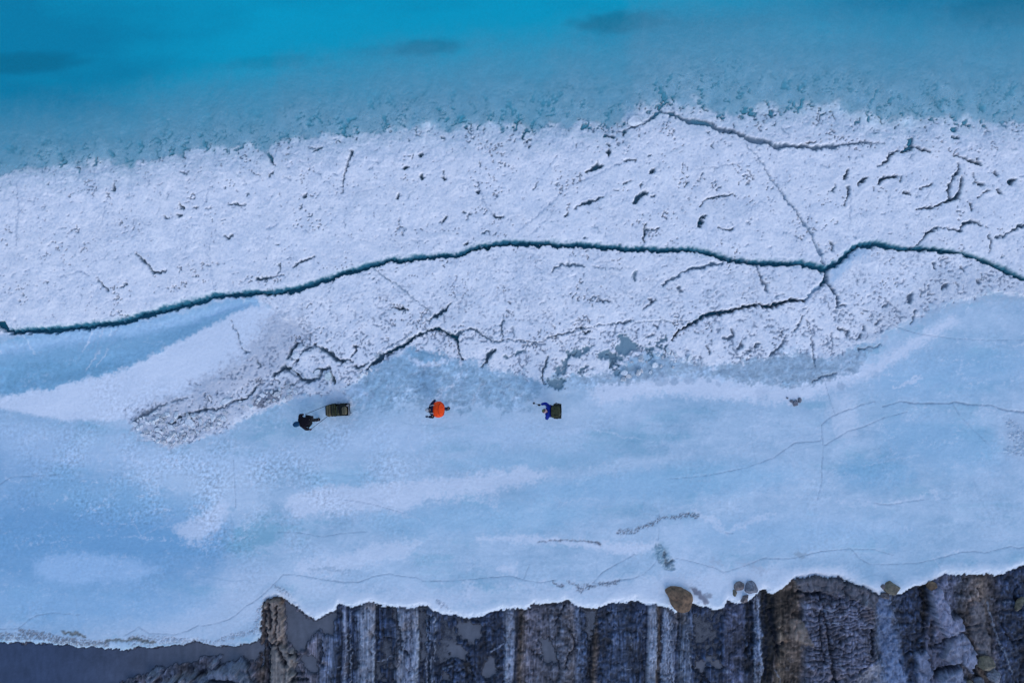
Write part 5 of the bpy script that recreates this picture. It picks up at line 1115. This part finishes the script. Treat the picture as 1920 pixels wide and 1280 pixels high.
M_BLUE = plain('bright_blue_cloth', (0.004, 0.018, 0.20), 0.75, 0.25, 8, None, 0.01)
M_HAT1 = plain('petrol_blue_knit', (0.008, 0.045, 0.10), 0.9, 0.2, 30)
M_HAT2 = plain('pale_grey_knit', (0.36, 0.36, 0.38), 0.9, 0.2, 30, None, 0.005)
M_BROWNK = plain('brown_knit', (0.10, 0.06, 0.05), 0.9, 0.2, 30)
M_PINKK = plain('dusty_pink_knit', (0.35, 0.22, 0.24), 0.9, 0.2, 30)
M_GREENK = plain('green_knit', (0.10, 0.13, 0.06), 0.9, 0.2, 30)
M_ORANGE = plain('orange_rain_cover', (0.80, 0.045, 0.004), 0.6, 0.12, 6, (0.88, 0.075, 0.006), 0.02)
M_OLIVEC = plain('olive_canvas', (0.030, 0.036, 0.018), 0.8, 0.25, 9, (0.065, 0.068, 0.034), 0.01)
M_DKOL = plain('dark_olive_canvas', (0.014, 0.018, 0.014), 0.8, 0.25, 9, None, 0.01)
M_TANC = plain('tan_canvas', (0.11, 0.094, 0.058), 0.8, 0.25, 9, None, 0.01)
M_GREENB = plain('faded_green_canvas', (0.06, 0.075, 0.045), 0.8, 0.25, 9, (0.12, 0.13, 0.085), 0.01)
M_BLACK = plain('black_webbing', (0.010, 0.011, 0.014), 0.7)
M_GLOVE = plain('crimson_glove', (0.06, 0.008, 0.02), 0.8)
M_METAL = plain('grey_metal', (0.25, 0.25, 0.27), 0.4); M_METAL.node_tree.nodes['Principled BSDF'].inputs['Metallic'].default_value = 0.6
M_ROPE = plain('dark_rope', (0.02, 0.022, 0.03), 0.9)
M_MAT = plain('grey_sleeping_mat', (0.16, 0.17, 0.19), 0.8)
M_STRAP = plain('pale_strap', (0.35, 0.33, 0.33), 0.8)

def tube(name, pts, rad, material, parent=None, seg=8):
    bm = bmesh.new(); rings = []
    pts = [Vector(p) for p in pts]
    for k, p in enumerate(pts):
        t = (pts[min(k + 1, len(pts) - 1)] - pts[max(k - 1, 0)]).normalized()
        a = t.orthogonal().normalized() if k == 0 else (prev - t * prev.dot(t)).normalized()
        prev = a; b = t.cross(a)
        r = rad[k] if isinstance(rad, (list, tuple)) else rad
        rings.append([bm.verts.new(p + (a * math.cos(s) + b * math.sin(s)) * r) for s in np.linspace(0, 2 * math.pi, seg, endpoint=False)])
    for a_, b_ in zip(rings[:-1], rings[1:]):
        for k in range(seg): bm.faces.new((a_[k], a_[(k + 1) % seg], b_[(k + 1) % seg], b_[k]))
    bm.faces.new(rings[0][::-1]); bm.faces.new(rings[-1])
    bmesh.ops.recalc_face_normals(bm, faces=bm.faces)
    return from_bm(name, bm, material, parent, True)

def person(J, label, coat, legs, glove, hatmats, face_dir, origin, jr=1.0, hood=False):
    """J: joints in world space. One continuous body, with jacket, trousers, boots, gloves and hat as parts."""
    root = bpy.data.objects.new('person', None); COL.objects.link(root); root.location = origin
    tag(root, label, 'person')
    L = lambda k: tuple(Vector(J[k]) - origin)
    # body: hips, spine, neck, head, arms, legs
    V = []; E = []; idx = {}
    slim = [0.72]
    def add(k, r, par=None):
        idx[k] = len(V); V.append(L(k) + ((r * slim[0]) if not isinstance(r, tuple) else r,))
        if par: E.append((idx[par], idx[k]))
    add('hip', 0.14); add('waist', 0.13, 'hip'); add('chest', 0.15, 'waist'); add('neck', 0.06, 'chest'); add('head', 0.095, 'neck'); add('crown', 0.075, 'head')
    for s in 'LR':
        add('sh' + s, 0.07, 'chest'); add('el' + s, 0.048, 'sh' + s); add('wr' + s, 0.032, 'el' + s)
        add('th' + s, 0.095, 'hip'); add('kn' + s, 0.06, 'th' + s); add('an' + s, 0.042, 'kn' + s); add('to' + s, 0.035, 'an' + s)
    skin_mesh('body', V, E, M_SKIN, root); slim[0] = 1.0
    # jacket
    V = []; E = []; idx = {}
    add('hip', (0.21 * jr, 0.19 * jr)); add('waist', (0.20 * jr, 0.18 * jr), 'hip'); add('chest', (0.21 * jr, 0.18 * jr), 'waist'); add('neck', 0.10, 'chest')
    for s in 'LR':
        add('sh' + s, 0.105, 'chest'); add('el' + s, 0.078, 'sh' + s); add('wr' + s, 0.060, 'el' + s)
    jk = skin_mesh('jacket', V, E, coat, root)
    V = []; E = []; idx = {}
    add('hip', 0.185)
    for s in 'LR':
        add('th' + s, 0.115, 'hip'); add('kn' + s, 0.085, 'th' + s); add('an' + s, 0.072, 'kn' + s)
    skin_mesh('trousers', V, E, legs, root)
    for s in 'LR':
        a = Vector(J['an' + s]) - origin; t = Vector(J['to' + s]) - origin
        d = (t - a); V = [tuple(a + Vector((0, 0, 0.06))) + (0.080,), tuple(a + Vector((0, 0, -0.03)) - d * 0.25) + (0.06,), tuple(a + d * 0.4 + Vector((0, 0, -0.01))) + (0.065,), tuple(t + d.normalized() * 0.03) + (0.058,)]
        skin_mesh('boot', V, [(0, 1), (0, 2), (2, 3)], M_BOOT, root, 1)
        w = Vector(J['wr' + s]) - origin; e = Vector(J['el' + s]) - origin
        f = (w - e).normalized(); side = f.cross(Vector((0, 0, 1)))
        side = side.normalized() if side.length > 0.1 else Vector((1, 0, 0)); up = side.cross(f)
        if s == 'R': side = -side
        V = [tuple(w) + (0.034,), tuple(w + f * 0.05) + (0.042,), tuple(w + f * 0.09) + (0.040,)]; E = [(0, 1), (1, 2)]
        for q_, (off, ln) in enumerate([(-0.030, 0.07), (-0.010, 0.085), (0.010, 0.08), (0.030, 0.06)]):
            b0 = len(V)
            V.append(tuple(w + f * 0.10 + side * off) + (0.013,)); V.append(tuple(w + f * (0.10 + ln * 0.5) + side * off * 1.1 - up * 0.015) + (0.0115,)); V.append(tuple(w + f * (0.10 + ln * 0.75) + side * off - up * 0.045) + (0.010,))
            E += [(2, b0), (b0, b0 + 1), (b0 + 1, b0 + 2)]
        b0 = len(V)
        V.append(tuple(w + f * 0.05 + side * 0.045) + (0.015,)); V.append(tuple(w + f * 0.09 + side * 0.062 - up * 0.02) + (0.012,))
        E += [(1, b0), (b0, b0 + 1)]
        skin_mesh('glove', V, E, glove, root, 1)
    # head details
    h = Vector(J['head']) - origin; up = (Vector(J['crown']) - Vector(J['neck'])).normalized()
    fd = Vector(face_dir); fd = (fd - up * fd.dot(up)).normalized(); sd2 = up.cross(fd)
    def blob(name, c, dims, m, axes=None, par=None):
        bm = bmesh.new(); bmesh.ops.create_uvsphere(bm, u_segments=20, v_segments=12, radius=1)
        A = axes or (sd2, fd, up)
        for v in bm.verts:
            q2 = v.co.copy(); v.co = c + A[0] * q2.x * dims[0] + A[1] * q2.y * dims[1] + A[2] * q2.z * dims[2]
        return from_bm(name, bm, m, par or root, True)
    face = blob('face', h + up * 0.0, (0.078, 0.098, 0.115), M_SKIN)
    blob('nose', h + fd * 0.10 - up * 0.01, (0.014, 0.020, 0.022), M_SKIN, None, face)
    for s in (-1, 1):
        blob('eye', h + fd * 0.088 + sd2 * 0.032 * s + up * 0.015, (0.013, 0.008, 0.008), M_BLACK, None, face)
        blob('ear', h + sd2 * 0.08 * s, (0.012, 0.025, 0.032), M_SKIN, None, face)
    blob('mouth', h + fd * 0.09 - up * 0.055, (0.022, 0.008, 0.006), M_GLOVE, None, face)
    if hood:
        hb = []
        for t in np.linspace(0.05, 2.15, 9):
            hb.append([h - fd * 0.02 + up * 0.155 * math.cos(t) + (sd2 * math.cos(a) * 0.125 + fd * math.sin(a) * (0.10 if math.sin(a) > 0 else 0.14)) * math.sin(t) ** 0.7 for a in np.linspace(0, 2 * math.pi, 20, endpoint=False)])
        bm = bmesh.new(); rr_ = [[bm.verts.new(p) for p in r0] for r0 in hb]
        for r0, r1 in zip(rr_[:-1], rr_[1:]):
            for k in range(20): bm.faces.new((r0[k], r0[(k + 1) % 20], r1[(k + 1) % 20], r1[k]))
        bm.faces.new(rr_[0]); bmesh.ops.recalc_face_normals(bm, faces=bm.faces)
        from_bm('hood', bm, hatmats[0], root, True)
    # hat: a domed cap in bands
    nb = len(hatmats)
    for bi, hm in enumerate(hatmats):
        bm = bmesh.new(); t0 = 0.48 * math.pi * (1 - bi / nb) + 0.05 * (bi == 0); t1 = 0.48 * math.pi * (1 - (bi + 1) / nb)
        rings = []
        for t in np.linspace(t0, max(t1, 0.001), 5):
            rings.append([bm.verts.new(h + up * (0.02 + 0.135 * math.cos(t)) - fd * 0.008 + (sd2 * math.cos(a) * 0.098 + fd * math.sin(a) * 0.116) * (math.sin(t) ** 0.8)) for a in np.linspace(0, 2 * math.pi, 24, endpoint=False)])
        for r0, r1 in zip(rings[:-1], rings[1:]):
            for k in range(24): bm.faces.new((r0[k], r0[(k + 1) % 24], r1[(k + 1) % 24], r1[k]))
        if bi == nb - 1: bm.faces.new(rings[-1])
        bmesh.ops.recalc_face_normals(bm, faces=bm.faces)
        if bi == 0: hat_ = from_bm('hat', bm, hm, root, True)
        else: from_bm('hat_band', bm, hm, hat_, True)
    return root

def joints(**k): return {a: W(*b) for a, b in k.items()}
# person 1: hauling the sled
J1 = joints(hip=(578, 789, .92), waist=(573, 790, 1.06), chest=(567, 791, 1.24), neck=(560, 793.5, 1.38), head=(555, 795, 1.46), crown=(552, 796, 1.55),
            shL=(569, 799, 1.28), elL=(574, 804, 1.08), wrL=(580, 804.5, .94), shR=(563, 783, 1.28), elR=(563, 778, 1.10), wrR=(566.5, 777.5, .96),
            thL=(577, 792, .86), knL=(568, 792, .50), anL=(570, 790, .12), toL=(565, 789, .05), thR=(579, 787, .86), knR=(588, 787.5, .50), anR=(596, 786.5, .16), toR=(599.5, 785.5, .06))
p1 = person(J1, 'walker in dark clothes and blue hat leaning forward, hauling the loaded sled', M_MAROON, M_BLACK, M_GLOVE, [M_HAT1, M_HAT1], (-1, -0.1, -0.3), W(578, 789, 0), 1.0, True)
# person 2: orange pack
J2 = joints(hip=(820, 768, .93), waist=(817, 768, 1.08), chest=(811, 768, 1.28), neck=(806, 768, 1.40), head=(802.5, 768.3, 1.47), crown=(800.5, 768.5, 1.57),
            shL=(810.5, 777, 1.32), elL=(812, 781.5, 1.06), wrL=(803, 781, .98), shR=(809, 759.5, 1.32), elR=(813, 753.5, 1.10), wrR=(815, 751.5, .96),
            thL=(820, 771, .86), knL=(812, 771, .50), anL=(812, 770, .12), toL=(806, 770, .05), thR=(821, 765, .86), knR=(829, 766, .50), anR=(839, 766, .16), toR=(843, 764.5, .06))
p2 = person(J2, 'walker in navy clothes and pale grey beanie under the orange backpack', M_NAVY, M_NAVY, M_NAVY, [M_NAVY, M_HAT2, M_HAT2], (-1, 0, -0.35), W(820, 768, 0))
# person 3: blue jacket, pole
J3 = joints(hip=(1034, 771, .93), waist=(1032, 771, 1.08), chest=(1029, 771, 1.28), neck=(1025, 771, 1.40), head=(1021.5, 770.5, 1.48), crown=(1019, 769.5, 1.58),
            shL=(1026.5, 780, 1.30), elL=(1025.5, 784.5, 1.06), wrL=(1024, 783, .92), shR=(1028, 761, 1.32), elR=(1023, 756, 1.18), wrR=(1014, 758, 1.12),
            thL=(1034, 774, .86), knL=(1029, 774, .50), anL=(1032, 773, .12), toL=(1026, 773, .05), thR=(1035, 768, .86), knR=(1039, 768, .50), anR=(1043, 768, .16), toR=(1045, 768, .06))
p3 = person(J3, 'walker in bright blue jacket and striped beanie holding a pole forward', M_BLUE, M_NAVY, M_BLACK, [M_PINKK, M_BROWNK, M_GREENK], (-0.8, -0.5, -0.35), W(1034, 771, 0), 0.95)

# ---------------------------------------------------------------- packs
def pillow_box(bm, c, ax, dims, pw=4.0, n=14, bulge=0.0):
    """superellipsoid: a stuffed bag"""
    U = [Vector(a).normalized() for a in ax]
    rows = []
    for i in range(n + 1):
        v = -math.pi / 2 + math.pi * i / n; row = []
        for j in range(2 * n):
            u = 2 * math.pi * j / (2 * n)
            f = lambda t: math.copysign(abs(t) ** (2 / pw), t)
            x = f(math.cos(v)) * f(math.cos(u)); y = f(math.cos(v)) * f(math.sin(u)); z = f(math.sin(v))
            w = 1 + 0.035 * math.sin(5 * u + 3 * v) + 0.03 * math.sin(9 * v + 2 * u)
            row.append(bm.verts.new(Vector(c) + U[0] * x * dims[0] / 2 * w + U[1] * y * dims[1] / 2 * w + U[2] * z * dims[2] / 2))
        rows.append(row)
    for a, b in zip(rows[:-1], rows[1:]):
        for j in range(2 * n):
            f4 = (a[j], a[(j + 1) % (2 * n)], b[(j + 1) % (2 * n)], b[j])
            try: bm.faces.new(f4)
            except ValueError: pass
def bag(name, c, ax, dims, m, parent=None, pw=4.0):
    bm = bmesh.new(); pillow_box(bm, c, ax, dims, pw)
    bmesh.ops.remove_doubles(bm, verts=bm.verts[:], dist=1e-4)
    bmesh.ops.recalc_face_normals(bm, faces=bm.faces)
    return from_bm(name, bm, m, parent, True)
def holder(name, loc, label, cat, group=None):
    o = bpy.data.objects.new(name, None); COL.objects.link(o); o.location = loc
    return tag(o, label, cat, group)
def band(name, c, ax, dims, width, thick, m, parent):
    """a strap round a bag: loop in the ax[1]-ax[2] plane"""
    U = [Vector(a).normalized() for a in ax]; bm = bmesh.new(); rings = []
    for t in np.linspace(0, 2 * math.pi, 28, endpoint=False):
        f = lambda s: math.copysign(abs(s) ** 0.5, s)
        y = f(math.cos(t)); z = f(math.sin(t))
        ring = []
        for sx, k in ((-1, 1.0), (1, 1.0), (1, 1 + thick), (-1, 1 + thick)):
            ring.append(bm.verts.new(Vector(c) + U[0] * sx * width / 2 + (U[1] * y * dims[1] / 2 + U[2] * z * dims[2] / 2) * k))
        rings.append(ring)
    for a, b in zip(rings, rings[1:] + rings[:1]):
        for k in range(4): bm.faces.new((a[k], a[(k + 1) % 4], b[(k + 1) % 4], b[k]))
    bmesh.ops.recalc_face_normals(bm, faces=bm.faces)
    return from_bm(name, bm, m, parent)

# orange pack: back of person 2, leaning with the torso
c0 = W(822.5, 767.5, 1.22)
pk = holder('backpack', c0, 'big round backpack under an orange rain cover, on the middle walker', 'backpack')
sp_ = (Vector(J2['neck']) - Vector(J2['hip'])).normalized(); back = Vector((1, 0, 0)); back = (back - sp_ * back.dot(sp_)).normalized(); sdv = sp_.cross(back)
ax2 = (sdv, sp_, back)
cov = bag('rain_cover', (0, 0, 0), ax2, (0.72, 0.64, 0.42), M_ORANGE, pk, 2.5)
tube('cover_seam', [Vector(sdv) * 0.30 * math.cos(t) + sp_ * 0.26 * math.sin(t) + back * 0.165 for t in np.linspace(0.3, 2.8, 14)], 0.006, M_BLACK, pk, 6)
tube('cover_seam', [Vector(sdv) * 0.26 * math.cos(t) + sp_ * 0.20 * math.sin(t) + back * 0.185 for t in np.linspace(-2.8, -0.3, 14)], 0.006, M_BLACK, pk, 6)
bag('logo_patch', tuple(back * 0.205 + sdv * 0.1), ax2, (0.04, 0.02, 0.012), M_BLACK, pk, 4)
for s in (8.5, -6.5):
    pts = [W(808.5 + 8, 768 - s, 1.36), W(811, 768 - s, 1.50), W(806.5, 768 - s * 0.9, 1.47), W(804.5, 768 - s * 0.9, 1.36)]
    tube('shoulder_strap', [p - c0 for p in pts], 0.018, M_STRAP, pk, 8)

# dark pack on person 3
c3 = W(1043, 770.5, 1.18)
pk3 = holder('backpack', c3, 'square dark olive backpack with grey rolls, on the rear walker', 'backpack')
ax3 = ((0, 1, 0), Vector((-0.35, 0, 0.94)).normalized(), Vector((0.94, 0, 0.35)).normalized())
bag('pack_body', (0, 0, 0), ax3, (0.56, 0.62, 0.36), M_DKOL, pk3, 6)
bag('top_lid', (-0.05, 0, 0.30), ax3, (0.50, 0.18, 0.40), M_OLIVEC, pk3, 4)
for s in (-1, 1):
    bag('side_pocket', (0.03, 0.27 * s, -0.05), ax3, (0.15, 0.40, 0.26), M_DKOL, pk3, 4)
tube('sleeping_mat', [(0.16, -0.32, -0.02), (0.17, 0.0, 0.0), (0.16, 0.32, -0.02)], 0.075, M_DKOL, pk3, 14)
for s in (-1, 1):
    tube('mat_end', [(0.165, 0.322 * s, -0.02), (0.165, 0.335 * s, -0.02)], 0.078, M_MAT, pk3, 14)
tube('bottle', [(0.0, 0.34, -0.08), (0.02, 0.345, 0.10), (0.02, 0.345, 0.13)], [0.045, 0.045, 0.02], M_MAT, pk3, 12)
for s in (-0.13, 0.13):
    tube('pack_strap', [(0.19, s, -0.15), (0.155, s, 0.2), (0.05, s, 0.42), (-0.12, s, 0.38)], 0.012, M_BLACK, pk3, 6)
bag('red_tag', (0.12, -0.12, 0.18), ax3, (0.10, 0.05, 0.12), M_PINK, pk3, 3)

# pole held by person 3
h3 = Vector(J3['wrR']) + Vector((-0.08, 0, -0.02))
pb = W(1000.5, 755.5, 0.04)
pole = holder('walking_pole', pb, 'walking pole planted ahead of the rear walker in blue', 'walking pole')
tube('shaft', [Vector((0, 0, 0)), h3 - pb + (h3 - pb).normalized() * 0.06], [0.012, 0.014], M_METAL, pole, 8)
tube('basket', [(h3 - pb).normalized() * 0.05, (h3 - pb).normalized() * 0.07], 0.05, M_BLACK, pole, 12)
tube('grip', [(h3 - pb) * 0.96, (h3 - pb) + (h3 - pb).normalized() * 0.08], 0.02, M_BLACK, pole, 8)

# ---------------------------------------------------------------- sled
S0 = W(636.5, 767.5, 0.0); S0.z = 0.02
sd_dir = Vector((1, 0.02, 0)).normalized()    # nose points left, tail right
sled = holder('sled', S0, 'low black haul sled with rear handle frame behind the first walker', 'sled')
rotm = Matrix.Rotation(R(3), 3, 'Z')
def S(x, y, z): return rotm @ Vector((x, y, z))
bm = bmesh.new(); rows = []
for i, x in enumerate(np.linspace(-0.56, 0.50, 14)):
    w = 0.27 * (1 - max(0, (-0.36 - x) / 0.25) ** 2 * 0.45); lift_ = max(0, -0.36 - x) ** 2 * 4.5
    prof = [(-w, 0.16), (-w * 0.97, 0.05), (-w * 0.8, 0.0), (0, 0.0), (w * 0.8, 0.0), (w * 0.97, 0.05), (w, 0.16), (w * 1.05, 0.165), (w * 1.05, 0.14)]
    prof = [(-w * 1.05, 0.14), (-w * 1.05, 0.165)] + prof
    rows.append([bm.verts.new(S(x, a, b + lift_)) for a, b in prof])
for a, b in zip(rows[:-1], rows[1:]):
    for k in range(len(a) - 1): bm.faces.new((a[k], a[k + 1], b[k + 1], b[k]))
bm.faces.new(rows[-1][2:9]); bm.faces.new(rows[0][2:9])
bmesh.ops.solidify(bm, geom=bm.faces[:], thickness=0.012)
from_bm('tray', bm, M_BLACK, sled, True)
for s in (-1, 1):
    tube('runner', [S(-0.48, 0.2 * s, 0.02), S(-0.3, 0.2 * s, -0.005), S(0.5, 0.2 * s, -0.005), S(0.58, 0.2 * s, 0.0)], 0.012, M_METAL, sled, 6)
tube('handle_frame', [S(0.44, -0.24, 0.18), S(0.52, -0.24, 0.34), S(0.54, -0.20, 0.40), S(0.54, 0.20, 0.40), S(0.52, 0.24, 0.34), S(0.44, 0.24, 0.18)], 0.024, M_METAL, sled, 8)
tube('cross_bar', [S(0.62, -0.26, 0.10), S(0.30, -0.29, 0.12)], 0.012, M_METAL, sled, 6)
tube('cross_bar', [S(0.60, 0.28, 0.10), S(0.30, 0.29, 0.12)], 0.012, M_METAL, sled, 6)
tube('strap', [S(0.08, -0.27, 0.20), S(0.16, -0.1, 0.46), S(0.06, 0.12, 0.46), S(0.02, 0.27, 0.22)], 0.016, M_BLACK, sled, 6)
tube('strap', [S(0.30, -0.27, 0.20), S(0.10, -0.08, 0.49), S(0.24, 0.14, 0.49), S(0.30, 0.27, 0.22)], 0.016, M_BLACK, sled, 6)
tube('buckle', [S(0.13, 0.27, 0.32), S(0.19, 0.25, 0.38)], 0.035, M_GLOVE, sled, 8)
tube('bottle', [S(0.46, 0.16, 0.36), S(0.46, 0.22, 0.36)], 0.035, M_STRAP, sled, 10)
# tow lines
def sag(a, b, drop, n=10): return [a.lerp(b, t) - Vector((0, 0, drop * 4 * t * (1 - t))) for t in np.linspace(0, 1, n)]
hip1 = Vector(J1['wrL']); hipR = Vector(J1['wrR']) + Vector((0.12, 0.02, -0.05))
tube('tow_line', [p - S0 for p in sag(S0 + S(-0.50, -0.25, 0.15), hip1 + Vector((0.06, 0, 0)), 0.02)], 0.012, M_ROPE, sled, 6)
tube('tow_line', [p - S0 for p in sag(S0 + S(-0.50, 0.25, 0.15), hipR, 0.06)], 0.011, M_ROPE, sled, 6)
def load(name, c, dims, m, label, pw=4.0, straps=(), strapm=None):
    b = holder(name, S0 + S(*c), label, name.replace('_', ' '))
    A = (rotm @ Vector((1, 0, 0)), rotm @ Vector((0, 1, 0)), Vector((0, 0, 1)))
    bag('bag_body', (0, 0, 0), A, dims, m, b, pw)
    for x, wd_ in straps: band('strap', tuple(A[0] * x), A, (dims[0], dims[1] * 1.01, dims[2] * 1.01), wd_, 0.03, strapm or M_BLACK, b)
    return b
load('duffel_bag', (-0.41, -0.01, 0.25), (0.24, 0.54, 0.28), M_TANC, 'tan olive duffel bag across the front of the sled', 3.5, [(0.0, 0.03)], M_OLIVEC)
load('duffel_bag', (-0.19, 0.02, 0.29), (0.24, 0.58, 0.36), M_OLIVEC, 'plump dark green duffel bag in the middle of the sled', 2.6, [(-0.05, 0.035), (0.06, 0.035)])
load('duffel_bag', (0.005, -0.02, 0.26), (0.14, 0.46, 0.30), M_GREENB, 'narrow green bag squeezed between the two larger sled bags', 3.2, [(0.02, 0.03)])
lb = load('duffel_bag', (0.22, 0.02, 0.30), (0.30, 0.56, 0.36), M_DKOL, 'blackish green bag with buckles towards the rear of the sled', 3.0, [(-0.08, 0.04), (0.06, 0.03)])
load('stuff_sack', (0.35, -0.02, 0.45), (0.24, 0.38, 0.18), M_TANC, 'small tan stuff sack on top of the rear sled bag', 3.0, [(0, 0.02)])
